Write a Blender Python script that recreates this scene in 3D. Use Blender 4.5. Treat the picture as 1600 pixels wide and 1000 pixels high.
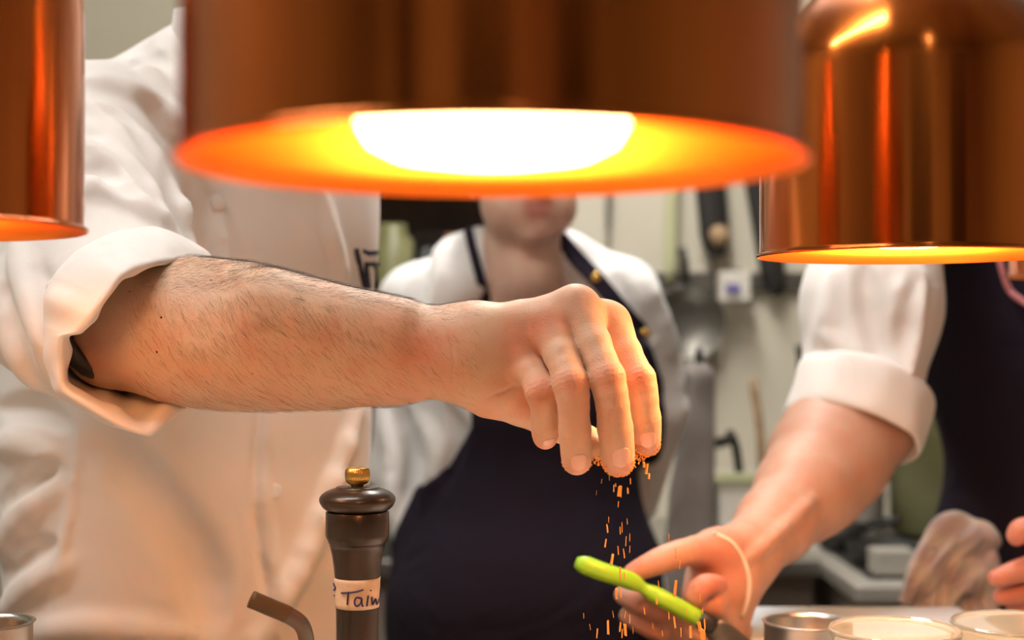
import bpy, bmesh, math, random
import numpy as np
from mathutils import Vector, Matrix
random.seed(7); rng = np.random.default_rng(7)
for _o in list(bpy.data.objects): bpy.data.objects.remove(_o)
SC = bpy.context.scene
# ------------------------------------------------------------------ camera
CAMZ = 1.26; FPX = 2222.0; PITCH = math.atan(27/FPX)
cam = bpy.data.cameras.new('camera'); camo = bpy.data.objects.new('camera', cam)
SC.collection.objects.link(camo); SC.camera = camo
cam.lens = 50; cam.sensor_width = 36; cam.clip_start = .02
camo.location = (0, 0, CAMZ); camo.rotation_euler = (math.pi/2 + PITCH, 0, 0)
cam.dof.use_dof = True; cam.dof.focus_distance = 1.0; cam.dof.aperture_fstop = 4.5
cam.dof.aperture_blades = 0
# ------------------------------------------------------------------ world, exposure
SC.view_settings.view_transform = 'Standard'; SC.view_settings.look = 'None'
SC.view_settings.gamma = 1; SC.view_settings.use_curve_mapping = False
SC.view_settings.exposure = 0.0
W = bpy.data.worlds.new('world'); SC.world = W; W.use_nodes = True
W.node_tree.nodes['Background'].inputs[0].default_value = (1, .95, .9, 1)
W.node_tree.nodes['Background'].inputs[1].default_value = .02
CEIL = 2.75
LIGHT_STRIPS = [(-.85, .62, 1.5, .12, 46), (.15, 2.05, .14, 1.3, 62), (.3, -1.2, .14, 1.3, 4)]   # x, y, width, length, strength
BULB_STRENGTH = {'near': 34.0, 'right': 105.0, 'left': 19.0}
BULB_COLOUR = (1.0, .53, .20)

def P(px, py, d):
    """world point seen at pixel (px, py) of the 1600x1000 photo at depth d metres in front of the camera"""
    x = (px-800)/FPX*d; v = -(py-500)/FPX*d
    c, s = math.cos(PITCH), math.sin(PITCH)
    return np.array([x, d*c - v*s, CAMZ + d*s + v*c])
CAMP = np.array([0, 0, CAMZ])
COL = SC.collection
# ------------------------------------------------------------------ materials
def srgb(h):
    h = h.lstrip('#'); c = [int(h[i:i+2], 16)/255 for i in (0, 2, 4)]
    return tuple(((v/12.92) if v <= .04045 else ((v+.055)/1.055)**2.4) for v in c) + (1,)
def mat(name, col, rough=.6, metal=0, bump=None, noise=None, **kw):
    m = bpy.data.materials.new(name); m.use_nodes = True
    nt = m.node_tree; b = nt.nodes['Principled BSDF']
    b.inputs['Base Color'].default_value = col if len(col) == 4 else (*col, 1)
    b.inputs['Roughness'].default_value = rough; b.inputs['Metallic'].default_value = metal
    for k, v in kw.items():
        b.inputs[k.replace('_', ' ')].default_value = v
    tc = nt.nodes.new('ShaderNodeTexCoord')
    if noise:      # (scale, col2, low, high): mottled second colour
        n = nt.nodes.new('ShaderNodeTexNoise'); n.inputs['Scale'].default_value = noise[0]; n.inputs['Detail'].default_value = 5
        nt.links.new(tc.outputs['Object'], n.inputs['Vector'])
        r = nt.nodes.new('ShaderNodeMapRange'); r.inputs[1].default_value = noise[2]; r.inputs[2].default_value = noise[3]
        nt.links.new(n.outputs['Fac'], r.inputs[0])
        mx = nt.nodes.new('ShaderNodeMix'); mx.data_type = 'RGBA'
        mx.inputs[6].default_value = b.inputs['Base Color'].default_value; mx.inputs[7].default_value = noise[1]
        nt.links.new(r.outputs[0], mx.inputs[0]); nt.links.new(mx.outputs[2], b.inputs['Base Color'])
    if bump:       # (scale, strength, distance[, stretch])
        n = nt.nodes.new('ShaderNodeTexNoise'); n.inputs['Scale'].default_value = bump[0]; n.inputs['Detail'].default_value = 4
        if len(bump) > 3:
            mp = nt.nodes.new('ShaderNodeMapping'); mp.inputs['Scale'].default_value = bump[3]
            nt.links.new(tc.outputs['Object'], mp.inputs[0]); nt.links.new(mp.outputs[0], n.inputs['Vector'])
        else: nt.links.new(tc.outputs['Object'], n.inputs['Vector'])
        bp = nt.nodes.new('ShaderNodeBump'); bp.inputs['Strength'].default_value = bump[1]; bp.inputs['Distance'].default_value = bump[2]
        nt.links.new(n.outputs['Fac'], bp.inputs['Height']); nt.links.new(bp.outputs[0], b.inputs['Normal'])
    return m
def cloth(name, col, weave=1400, fold=9, fstr=.35, **kw):
    """woven cloth: soft creases and a fine weave, both as bump"""
    m = mat(name, col, .85, **kw); nt = m.node_tree; b = nt.nodes['Principled BSDF']
    tc = nt.nodes['Texture Coordinate']
    n1 = nt.nodes.new('ShaderNodeTexNoise'); n1.inputs['Scale'].default_value = fold; n1.inputs['Detail'].default_value = 3; n1.inputs['Distortion'].default_value = .8
    n2 = nt.nodes.new('ShaderNodeTexNoise'); n2.inputs['Scale'].default_value = weave; n2.inputs['Detail'].default_value = 1
    for n in (n1, n2): nt.links.new(tc.outputs['Object'], n.inputs['Vector'])
    b1 = nt.nodes.new('ShaderNodeBump'); b1.inputs['Strength'].default_value = fstr; b1.inputs['Distance'].default_value = .02
    b2 = nt.nodes.new('ShaderNodeBump'); b2.inputs['Strength'].default_value = .25; b2.inputs['Distance'].default_value = .0006
    nt.links.new(n1.outputs['Fac'], b1.inputs['Height']); nt.links.new(n2.outputs['Fac'], b2.inputs['Height'])
    nt.links.new(b1.outputs[0], b2.inputs['Normal']); nt.links.new(b2.outputs[0], b.inputs['Normal'])
    b.inputs['Sheen Weight'].default_value = .15
    return m
def skin(name, base, red, sss=.25):
    m = mat(name, base, .52); nt = m.node_tree; b = nt.nodes['Principled BSDF']
    b.inputs['Subsurface Weight'].default_value = sss; b.inputs['Subsurface Radius'].default_value = (1, .35, .18)
    b.inputs['Subsurface Scale'].default_value = .006
    b.inputs['Specular IOR Level'].default_value = .4
    at = nt.nodes.new('ShaderNodeAttribute'); at.attribute_name = 'redness'
    n = nt.nodes.new('ShaderNodeTexNoise'); n.inputs['Scale'].default_value = 45; n.inputs['Detail'].default_value = 6
    tc = nt.nodes['Texture Coordinate']; nt.links.new(tc.outputs['Object'], n.inputs['Vector'])
    r = nt.nodes.new('ShaderNodeMapRange'); r.inputs[1].default_value = .35; r.inputs[2].default_value = .7; r.inputs[4].default_value = .35
    nt.links.new(n.outputs['Fac'], r.inputs[0])
    ad = nt.nodes.new('ShaderNodeMath'); ad.operation = 'ADD'; ad.use_clamp = True
    nt.links.new(at.outputs['Fac'], ad.inputs[0]); nt.links.new(r.outputs[0], ad.inputs[1])
    mx = nt.nodes.new('ShaderNodeMix'); mx.data_type = 'RGBA'; mx.inputs[6].default_value = base; mx.inputs[7].default_value = red
    nt.links.new(ad.outputs[0], mx.inputs[0]); nt.links.new(mx.outputs[2], b.inputs['Base Color'])
    v = nt.nodes.new('ShaderNodeTexVoronoi'); v.inputs['Scale'].default_value = 700
    nt.links.new(tc.outputs['Object'], v.inputs['Vector'])
    n3 = nt.nodes.new('ShaderNodeTexNoise'); n3.inputs['Scale'].default_value = 160; n3.inputs['Detail'].default_value = 4
    nt.links.new(tc.outputs['Object'], n3.inputs['Vector'])
    b1 = nt.nodes.new('ShaderNodeBump'); b1.inputs['Strength'].default_value = .25; b1.inputs['Distance'].default_value = .0006
    b2 = nt.nodes.new('ShaderNodeBump'); b2.inputs['Strength'].default_value = .3; b2.inputs['Distance'].default_value = .0015
    nt.links.new(v.outputs['Distance'], b1.inputs['Height']); nt.links.new(n3.outputs['Fac'], b2.inputs['Height'])
    nt.links.new(b2.outputs[0], b1.inputs['Normal']); nt.links.new(b1.outputs[0], b.inputs['Normal'])
    return m
M = {}
M['white_cloth'] = cloth('white_cotton_jacket', (.80, .775, .745, 1), fstr=.22)
M['woman_shirt'] = cloth('white_cotton_shirt', (.80, .79, .77, 1), fold=11, fstr=.5)
M['navy'] = cloth('navy_apron_cloth', (.020, .015, .027, 1), fold=8, fstr=.6)
M['navy'].node_tree.nodes['Principled BSDF'].inputs['Sheen Weight'].default_value = 0; M['navy'].node_tree.nodes['Principled BSDF'].inputs['Specular IOR Level'].default_value = .2
M['trousers'] = cloth('charcoal_trouser_cloth', (.03, .03, .035, 1))
M['shoe'] = mat('black_shoe_leather', (.015, .015, .015, 1), .4)
M['skin_a'] = skin('skin_of_seasoning_arm', (.66, .47, .325, 1), (.64, .22, .13, 1))
M['skin_b'] = skin('fair_skin', (.66, .44, .33, 1), (.55, .22, .17, 1), .15)
M['skin_c'] = skin('ruddy_skin', (.50, .305, .215, 1), (.50, .18, .12, 1), .15)
M['nail'] = mat('fingernail', (.76, .48, .37, 1), .22)
M['hair'] = mat('dark_hair', (.03, .018, .012, 1), .5, bump=(300, .5, .003))
M['armhair'] = mat('arm_hair', (.06, .03, .015, 1), .5)
M['thread'] = mat('navy_embroidery', (.012, .01, .03, 1), .8, bump=(900, .3, .0005))
M['brass'] = mat('brass', (.75, .47, .13, 1), .25, 1)
M['gold'] = mat('gold_knob', (.90, .58, .17, 1), .28, 1)
M['bronze'] = mat('dull_bronze', (.10, .062, .024, 1), .5)
M['steel'] = mat('brushed_steel', (.50, .49, .46, 1), .32, 1, bump=(60, .1, .001, (1, 1, 30)))
M['counter_steel'] = mat('satin_steel_panel', (.55, .52, .46, 1), .45, .5, bump=(60, .1, .001, (1, 1, 30)))
M['dark_steel'] = mat('dark_steel', (.16, .15, .13, 1), .4, .8)
M['black'] = mat('black_plastic', (.02, .018, .016, 1), .45)
M['wood_dark'] = mat('dark_stained_wood', (.020, .010, .004, 1), .34, noise=(30, (.034, .018, .007, 1), .4, .7), Coat_Weight=.25, Coat_Roughness=.15)
M['tape'] = mat('masking_tape', (.72, .58, .42, 1), .7, noise=(120, (.60, .47, .33, 1), .4, .7), bump=(250, .3, .0006))
M['ink'] = mat('blue_ink', (.02, .02, .10, 1), .5)
M['green'] = mat('lime_green_plastic', (.29, .60, .025, 1), .35)
M['grey_cloth'] = cloth('grey_coat_cloth', (.24, .21, .19, 1))
M['pink'] = mat('pink_cord', (.75, .28, .30, 1), .7)
M['bracelet'] = mat('pale_bracelet', (.75, .62, .5, 1), .5)
M['cuff_shade'] = mat('black_cuff_shade', (.02, .017, .015, 1), .5)  # black for the shade painted inside the cuff
M['spice'] = mat('orange_spice', (.95, .50, .12, 1), .8, noise=(900, (.8, .30, .05, 1), .4, .6))
M['towel'] = cloth('checked_tea_towel', (.56, .50, .52, 1), fold=30, fstr=.4)
M['wall'] = mat('painted_wall', srgb('#d6cfbd'), .55, noise=(2.5, srgb('#cbc3ae'), .4, .7), bump=(30, .08, .002))
M['wall_left'] = mat('grey_green_wall', srgb('#a8a28e'), .6, bump=(30, .08, .002))
M['wall_dark'] = mat('dark_panelled_wall', (.12, .075, .05, 1), .6, noise=(4, (.05, .03, .022, 1), .4, .6))
M['ceiling'] = mat('ceiling_paint', (.62, .6, .56, 1), .8, bump=(20, .1, .002))
M['floor'] = mat('quarry_tile_floor', (.14, .07, .045, 1), .45, noise=(7, (.10, .05, .035, 1), .4, .6), bump=(12, .1, .002))
M['counter'] = mat('pale_counter_top', (.5, .44, .36, 1), .3, noise=(9, (.45, .39, .32, 1), .4, .6))
M['counter_base'] = mat('counter_front', (.25, .2, .16, 1), .5, bump=(40, .1, .002))
M['white_plastic'] = mat('white_plastic', (.72, .68, .6, 1), .4)
M['cream_plastic'] = mat('pale_green_plastic', (.55, .56, .33, 1), .45)
M['purple_print'] = mat('blue_print', (.12, .1, .35, 1), .6)
M['wood'] = mat('pale_wood', (.42, .28, .15, 1), .6, noise=(20, (.3, .19, .1, 1), .4, .6))
M['olive'] = mat('olive_enamel', (.21, .20, .085, 1), .35, noise=(5, (.33, .33, .17, 1), .4, .6))
M['hood_dark'] = mat('dark_cabinet', (.03, .02, .017, 1), .5, noise=(3, (.05, .03, .02, 1), .4, .6))
M['ceramic'] = mat('white_ceramic', (.75, .78, .80, 1), .2)
M['orange_box'] = mat('orange_brown_card', (.35, .13, .04, 1), .7, noise=(6, (.25, .1, .04, 1), .4, .6))
def glass(name, col):
    return mat(name, col, .03, Transmission_Weight=.82, IOR=1.28)
M['glass'] = glass('clear_glass', (.93, .97, .9, 1))
def copper(name, col, rough, aniso, col2):
    m = mat(name, col, rough, 1.0); nt = m.node_tree; b = nt.nodes['Principled BSDF']
    b.inputs['Anisotropic'].default_value = aniso
    b.inputs['Anisotropic Rotation'].default_value = .25
    t = nt.nodes.new('ShaderNodeTangent'); t.direction_type = 'RADIAL'; t.axis = 'Z'; nt.links.new(t.outputs[0], b.inputs['Tangent'])
    tc = nt.nodes['Texture Coordinate']; n = nt.nodes.new('ShaderNodeTexNoise'); n.inputs['Scale'].default_value = 3; n.inputs['Detail'].default_value = 3
    mp = nt.nodes.new('ShaderNodeMapping'); mp.inputs['Scale'].default_value = (6, 6, .25)
    nt.links.new(tc.outputs['Object'], mp.inputs[0]); nt.links.new(mp.outputs[0], n.inputs['Vector'])
    r = nt.nodes.new('ShaderNodeMapRange'); r.inputs[1].default_value = .35; r.inputs[2].default_value = .68
    nt.links.new(n.outputs['Fac'], r.inputs[0])
    mx = nt.nodes.new('ShaderNodeMix'); mx.data_type = 'RGBA'; mx.inputs[6].default_value = col; mx.inputs[7].default_value = col2  # second colour paints dark vertical bands, imitating reflections of the room
    nt.links.new(r.outputs[0], mx.inputs[0]); nt.links.new(mx.outputs[2], b.inputs['Base Color'])
    b.inputs['Coat Weight'].default_value = .25; b.inputs['Coat Roughness'].default_value = .12
    return m
M['copper'] = copper('lacquered_copper', (.78, .215, .034, 1), .2, .75, (.46, .09, .011, 1))
M['copper_in'] = mat('copper_lining', (.94, .245, .03, 1), .36, .95)
def emit(name, col, s):
    m = bpy.data.materials.new(name); m.use_nodes = True; b = m.node_tree.nodes['Principled BSDF']
    b.inputs['Base Color'].default_value = (*col[:3], 1); b.inputs['Emission Color'].default_value = (*col[:3], 1)
    b.inputs['Emission Strength'].default_value = s; return m
for _k in BULB_STRENGTH: M['bulb_'+_k] = emit('glowing_bulb_'+_k, BULB_COLOUR, BULB_STRENGTH[_k])

# ------------------------------------------------------------------ object helpers
def link(o, parent=None, m=None):
    COL.objects.link(o)
    if m is not None and o.data is not None and hasattr(o.data, 'materials'):
        o.data.materials.clear(); o.data.materials.append(M[m] if isinstance(m, str) else m)
    if parent is not None:
        o.parent = parent; o.matrix_parent_inverse = Matrix.Translation(parent.location).inverted() if parent.type == 'EMPTY' else Matrix()
    return o
def tag(o, label, cat, group=None, kind=None):
    if label: o['label'] = label
    if cat: o['category'] = cat
    if group: o['group'] = group
    if kind: o['kind'] = kind
    return o
def empty(name, loc, label, cat, group=None):
    o = bpy.data.objects.new(name, None); o.location = tuple(loc); o.empty_display_size = .05
    COL.objects.link(o); return tag(o, label, cat, group)
def mesh_obj(name, verts, faces, m, parent=None, smooth=True):
    me = bpy.data.meshes.new(name)
    me.from_pydata([tuple(map(float, v)) for v in verts], [], [tuple(map(int, f)) for f in faces])
    me.update()
    if smooth: me.polygons.foreach_set('use_smooth', [True]*len(me.polygons))
    return link(bpy.data.objects.new(name, me), parent, m)
def fast_mesh(name, V, Q, m, parent=None, attr=None):
    me = bpy.data.meshes.new(name); me.vertices.add(len(V)); me.vertices.foreach_set('co', V.astype(np.float32).ravel())
    me.loops.add(Q.size); me.loops.foreach_set('vertex_index', Q.astype(np.int32).ravel())
    k = Q.shape[1]; me.polygons.add(len(Q)); me.polygons.foreach_set('loop_start', np.arange(0, Q.size, k, dtype=np.int32))
    me.update(calc_edges=True); me.validate()
    me.polygons.foreach_set('use_smooth', np.ones(len(me.polygons), bool))
    if attr is not None:
        a = me.attributes.new('redness', 'FLOAT', 'POINT'); a.data.foreach_set('value', attr.astype(np.float32))
    return link(bpy.data.objects.new(name, me), parent, m)
def box(name, lo, hi, m, parent=None, bevel=0.0):
    bm = bmesh.new(); bmesh.ops.create_cube(bm, size=1)
    lo = np.array(lo, float); hi = np.array(hi, float)
    for v in bm.verts: v.co = Vector((lo+hi)/2 + np.array(v.co)*(hi-lo))
    if bevel: bmesh.ops.bevel(bm, geom=bm.edges[:], offset=bevel, segments=3, affect='EDGES', profile=.6)
    me = bpy.data.meshes.new(name); bm.to_mesh(me); bm.free()
    return link(bpy.data.objects.new(name, me), parent, m)
def lathe(name, prof, c, m, parent=None, seg=96, axis=None, flat=False, local=False):
    """surface of revolution; prof = [(r, h)...] around c; flat=no smoothing; local puts the origin at c"""
    V = []; F = []
    for r, h in prof:
        for j in range(seg):
            a = 2*math.pi*j/seg; V.append((r*math.cos(a), r*math.sin(a), h))
    n = len(prof)
    for i in range(n-1):
        for j in range(seg):
            F.append((i*seg+j, i*seg+(j+1) % seg, (i+1)*seg+(j+1) % seg, (i+1)*seg+j))
    V = np.array(V)
    if axis is not None:
        q = Vector((0, 0, 1)).rotation_difference(Vector(axis)).to_matrix(); V = V @ np.array(q).T
    o = mesh_obj(name, V if local else V+np.array(c), F, m, parent, not flat)
    if local:
        if parent is not None: o.matrix_parent_inverse = Matrix(); o.location = Vector(tuple(c)) - parent.location
        else: o.location = tuple(c)
    bm = bmesh.new(); bm.from_mesh(o.data); bmesh.ops.remove_doubles(bm, verts=bm.verts, dist=1e-7)
    bmesh.ops.recalc_face_normals(bm, faces=bm.faces); bm.to_mesh(o.data); bm.free()
    return o
def frames(pts):
    pts = np.asarray(pts, float); T = np.gradient(pts, axis=0); T /= np.linalg.norm(T, axis=1)[:, None]+1e-12
    up = np.array([0, 0, 1.]); 
    if abs(T[0] @ up) > .9: up = np.array([1., 0, 0])
    N = []; n = up - T[0]*(up @ T[0]); n /= np.linalg.norm(n)
    for t in T:
        n = n - t*(n @ t); n /= np.linalg.norm(n); N.append(n.copy())
    N = np.array(N); return T, N, np.cross(T, N)
def spline(pts, n):
    pts = np.asarray(pts, float); k = len(pts)
    e = np.vstack([2*pts[0]-pts[1], pts, 2*pts[-1]-pts[-2]]); out = []
    for u in np.linspace(0, k-1, n):
        i = min(int(u), k-2); t = u-i; p0, p1, p2, p3 = e[i:i+4]
        out.append(.5*((2*p1)+(-p0+p2)*t+(2*p0-5*p1+4*p2-p3)*t*t+(-p0+3*p1-3*p2+p3)*t**3))
    return np.array(out)
def tube_data(pts, rad, seg=12, cap=True, sy=1.0):
    pts = np.asarray(pts, float); T, N, B = frames(pts); r = np.broadcast_to(np.asarray(rad, float), (len(pts),))
    a = np.arange(seg)*2*math.pi/seg
    V = (pts[:, None] + r[:, None, None]*(np.cos(a)[None, :, None]*N[:, None]+sy*np.sin(a)[None, :, None]*B[:, None])).reshape(-1, 3)
    F = []
    for i in range(len(pts)-1):
        for j in range(seg): F.append((i*seg+j, i*seg+(j+1) % seg, (i+1)*seg+(j+1) % seg, (i+1)*seg+j))
    if cap: F.append(tuple(range(seg))[::-1]); F.append(tuple(range((len(pts)-1)*seg, len(pts)*seg)))
    return V, F
def tube(name, pts, rad, m, parent=None, seg=12, sy=1.0, cap=True):
    V, F = tube_data(pts, rad, seg, cap, sy); return mesh_obj(name, V, F, m, parent)

# ------------------------------------------------------------------ sculpting field: soft union of shapes -> one skin
class Field:
    def __init__(s, lo, hi, h):
        s.h = h; s.lo = np.array(lo, float); n = np.ceil((np.array(hi)-s.lo)/h).astype(int)+1
        s.n = n; s.ax = [(s.lo[i]+np.arange(n[i])*h).astype(np.float32) for i in range(3)]
        s.d = np.full(n, .2, np.float32)
    def block(s, lo, hi):
        a = np.maximum(((np.array(lo)-s.lo)/s.h).astype(int)-1, 0); b = np.minimum(((np.array(hi)-s.lo)/s.h).astype(int)+3, s.n)
        if (b <= a).any(): return None, None
        sl = tuple(slice(int(a[i]), int(b[i])) for i in range(3))
        X = (s.ax[0][sl[0]][:, None, None], s.ax[1][sl[1]][None, :, None], s.ax[2][sl[2]][None, None, :])
        return sl, X
    def put(s, f, lo, hi, k=.004, op='u', d=None):
        pad = k+4*s.h+.004; sl, X = s.block(np.array(lo)-pad, np.array(hi)+pad)
        if sl is None: return
        D = s.d if d is None else d; b = f(X).astype(np.float32); a = D[sl]
        if op == 'u':
            hh = np.maximum(k-np.abs(a-b), 0)/k; D[sl] = np.minimum(a, b)-hh*hh*k*.25
        elif op == 's':
            hh = np.maximum(k-np.abs(a+b), 0)/k; D[sl] = np.maximum(a, -b)+hh*hh*k*.25
        elif op == 'add': D[sl] = a+b
    def cone(s, a, b, ra, rb, k=.004, op='u', d=None):
        a = np.asarray(a, float); b = np.asarray(b, float); R = max(ra, rb)
        s.put(conef(a, b, ra, rb), np.minimum(a, b)-R, np.maximum(a, b)+R, k, op, d)
    def ell(s, c, r, R=None, k=.004, op='u', d=None):
        c = np.asarray(c, float); s.put(ellf(c, r, R), c-max(r), c+max(r), k, op, d)
    def chain(s, pts, rad, k=.004, op='u', d=None):
        for i in range(len(pts)-1): s.cone(pts[i], pts[i+1], rad[i], rad[i+1], k, op, d)
    def ray(s, px, py, dmin=.5, dmax=3.0, d=None):
        """first surface point seen through a photo pixel"""
        D = s.d if d is None else d; dep = np.arange(dmin, dmax, s.h*.5)
        p0 = P(px, py, 1.0)-CAMP; pts = CAMP+p0[None]*dep[:, None]
        ii = np.round((pts-s.lo)/s.h).astype(int); ok = ((ii >= 0) & (ii < s.n)).all(1)
        v = np.full(len(dep), .2); v[ok] = D[ii[ok, 0], ii[ok, 1], ii[ok, 2]]
        w = np.where(v < 0)[0]
        if len(w) == 0:
            w = [int(np.argmin(v))]
        return pts[w[0]]
    def fold(s, pix, r, k=.01, op='u', lift=.3, dmin=.5, dmax=3., d=None):
        """a cloth fold (u) or crease (s) running over the surface under a line of photo points"""
        pp = spline(np.array(pix, float), max(4, len(pix)*3)); q = np.array([s.ray(a, b, dmin, dmax, d) for a, b in pp])
        for i in range(1, len(q)-1): q[i, 1] = np.median(q[i-1:i+2, 1])
        n = len(q); rr = r*(.35+.65*np.sin(np.linspace(.12, math.pi-.12, n)))
        vd = (q-CAMP); vd /= np.linalg.norm(vd, axis=1)[:, None]
        q = q+vd*(rr*(1-lift) if op == 'u' else -rr*(1-lift)*1.0)[:, None]
        for i in range(n-1): s.cone(q[i], q[i+1], rr[i], rr[i+1], k, op, d)
    def noise(s, amp, scale, lo=None, hi=None, seed=0, dirs=None, d=None):
        """low frequency lumps"""
        D = s.d if d is None else d
        g = np.random.default_rng(seed); X = (s.ax[0][:, None, None], s.ax[1][None, :, None], s.ax[2][None, None, :])
        acc = np.zeros(s.n, np.float32)
        for i in range(5):
            k = g.normal(size=3)*scale
            if dirs is not None: k = k*np.array(dirs)
            acc += np.sin(X[0]*k[0]+X[1]*k[1]+X[2]*k[2]+g.uniform(0, 6)).astype(np.float32)
        D += acc*(amp/2.2)
def conef(a, b, ra, rb):
    ba = b-a; L = float(ba @ ba)+1e-12
    def f(X):
        px, py, pz = X[0]-a[0], X[1]-a[1], X[2]-a[2]
        t = np.clip((px*ba[0]+py*ba[1]+pz*ba[2])/L, 0, 1)
        return np.sqrt((px-ba[0]*t)**2+(py-ba[1]*t)**2+(pz-ba[2]*t)**2)-(ra+(rb-ra)*t)
    return f
def ellf(c, r, R=None):
    r = np.asarray(r, float); R = np.eye(3) if R is None else np.asarray(R, float)
    def f(X):
        px, py, pz = X[0]-c[0], X[1]-c[1], X[2]-c[2]
        q = [R[i, 0]*px+R[i, 1]*py+R[i, 2]*pz for i in range(3)]
        k0 = np.sqrt(sum((q[i]/r[i])**2 for i in range(3)))+1e-9; k1 = np.sqrt(sum((q[i]/r[i]**2)**2 for i in range(3)))+1e-9
        return k0*(k0-1)/k1
    return f
def yawR(deg):
    """rows: side, back (away from the face), up for a body turned by deg (0 faces the camera, + turns its chest to the right of the photo)"""
    a = math.radians(deg); return np.array([[math.cos(a), math.sin(a), 0], [-math.sin(a), math.cos(a), 0], [0, 0, 1.]])
def loc2w(c, R, v): return np.asarray(c)+np.asarray(v, float) @ R
def surface(F, d=None):
    """surface nets"""
    D = F.d if d is None else d
    ins = D < 0
    a = ins[:-1, :-1, :-1].astype(np.int8)
    for dx, dy, dz in [(1,0,0),(0,1,0),(0,0,1),(1,1,0),(1,0,1),(0,1,1),(1,1,1)]:
        a = a+ins[dx:ins.shape[0]-1+dx, dy:ins.shape[1]-1+dy, dz:ins.shape[2]-1+dz]
    ci = np.argwhere((a > 0) & (a < 8)); 
    idx = np.full(a.shape, -1, np.int32); idx[ci[:, 0], ci[:, 1], ci[:, 2]] = np.arange(len(ci))
    cor = np.array([(0,0,0),(1,0,0),(0,1,0),(1,1,0),(0,0,1),(1,0,1),(0,1,1),(1,1,1)])
    val = np.stack([D[ci[:, 0]+c[0], ci[:, 1]+c[1], ci[:, 2]+c[2]] for c in cor], 1)
    E = [(0,1),(2,3),(4,5),(6,7),(0,2),(1,3),(4,6),(5,7),(0,4),(1,5),(2,6),(3,7)]
    acc = np.zeros((len(ci), 3)); cnt = np.zeros(len(ci))
    for i, j in E:
        v0, v1 = val[:, i], val[:, j]; m = (v0 < 0) != (v1 < 0)
        t = np.where(m, v0/np.where(m, v0-v1, 1), 0)
        acc += m[:, None]*(cor[i]+t[:, None]*(cor[j]-cor[i])); cnt += m
    V = (ci+acc/cnt[:, None])*F.h+F.lo
    Q = []
    for ax in range(3):
        s0 = [slice(None)]*3; s1 = [slice(None)]*3; s0[ax] = slice(0, -1); s1[ax] = slice(1, None)
        A = ins[tuple(s0)]; B = ins[tuple(s1)]; e = np.argwhere(A != B)
        u, v = (ax+1) % 3, (ax+2) % 3
        ok = (e[:, u] > 0) & (e[:, v] > 0) & (e[:, u] < ins.shape[u]-1) & (e[:, v] < ins.shape[v]-1); e = e[ok]
        fl = A[e[:, 0], e[:, 1], e[:, 2]]
        def g(du, dv):
            c = e.copy(); c[:, u] -= du; c[:, v] -= dv; return idx[c[:, 0], c[:, 1], c[:, 2]]
        q = np.stack([g(1, 1), g(0, 1), g(0, 0), g(1, 0)], 1); q[~fl] = q[~fl][:, ::-1]; Q.append(q)
    Q = np.vstack(Q); Q = Q[(Q >= 0).all(1)]
    return V, Q
def relax(V, Q, it=2, lam=.5):
    """light smoothing of a quad mesh"""
    n = len(V)
    for _ in range(it):
        S = np.zeros((n, 3)); C = np.zeros(n)
        for i in range(4):
            for j in (Q[:, (i+1) % 4], Q[:, (i-1) % 4]):
                for c in range(3): S[:, c] += np.bincount(Q[:, i], V[j, c], n)
                C += np.bincount(Q[:, i], minlength=n)
        V = V*(1-lam)+lam*S/np.maximum(C, 1)[:, None]
    return V
def blobs(V, spots):
    r = np.zeros(len(V))
    for c, rad, amt in spots:
        r += amt*np.exp(-(((V-np.asarray(c))**2).sum(1))/rad**2)
    return np.clip(r, 0, 1)
def decal(name, polys, F, m, parent, dmin, dmax, off=.0004, th=.0005, d=None, sub=9):
    """flat marks given as quads in photo points, laid onto the cloth they are printed on"""
    V = []; Fc = []
    for q in polys:
        q = np.array(q, float); b = len(V)
        for i in range(sub):
            for j in range(sub):
                u, v = i/(sub-1), j/(sub-1); p = (q[0]*(1-u)+q[1]*u)*(1-v)+(q[3]*(1-u)+q[2]*u)*v
                w = F.ray(p[0], p[1], dmin, dmax, d); dr = (CAMP-w)/np.linalg.norm(CAMP-w); V.append(w+dr*(off+F.h*.3))
        for i in range(sub-1):
            for j in range(sub-1): a = b+i*sub+j; Fc.append((a, a+1, a+sub+1, a+sub))
        # smooth the depth
        A = np.array(V[b:]).reshape(sub, sub, 3)
        for _ in range(3):
            A[1:-1, :, :] = (A[:-2]+A[2:]+2*A[1:-1])/4; A[:, 1:-1] = (A[:, :-2]+A[:, 2:]+2*A[:, 1:-1])/4
        V[b:] = list(A.reshape(-1, 3))
    o = mesh_obj(name, V, Fc, m, parent); s = o.modifiers.new('thickness', 'SOLIDIFY'); s.thickness = th; s.offset = 0
    return o
# ================================================================== THE SETTING
def struct(o): o['kind'] = 'structure'; return o
XL, XR, YB, YF = -2.2, 2.6, 3.25, -2.4
struct(box('floor', (XL-.1, YF-.1, -.1), (XR+.1, YB+.1, 0), 'floor'))
struct(box('ceiling', (XL-.1, YF-.1, CEIL), (XR+.1, YB+.1, CEIL+.1), 'ceiling'))
struct(box('wall_back', (XL-.1, YB, 0), (XR+.1, YB+.1, CEIL), 'wall'))
struct(box('wall_left', (XL-.1, YF, 0), (XL, YB, CEIL), 'wall_left'))
struct(box('wall_right', (XR, YF, 0), (XR+.1, YB, CEIL), 'wall'))
struct(box('wall_front', (XL-.1, YF-.1, 0), (XR+.1, YF, CEIL), 'wall'))
struct(box('reflection_panel_1', (-.55, YF, 0), (.35, YF+.05, 2.1), 'hood_dark')); struct(box('reflection_panel_2', (1.15, YF, 0), (1.9, YF+.05, 2.1), 'hood_dark'))  # unseen dark panels, added to band the reflections in the copper
struct(box('reflection_post', (-1.7, YF, 0), (-1.35, YF+.12, CEIL), 'wall_dark'))  # unseen dark upright, added for another band in the copper's reflections
struct(box('trim_1', (.455, YB-.006, .9), (.463, YB, CEIL), 'counter_base'))
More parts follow.
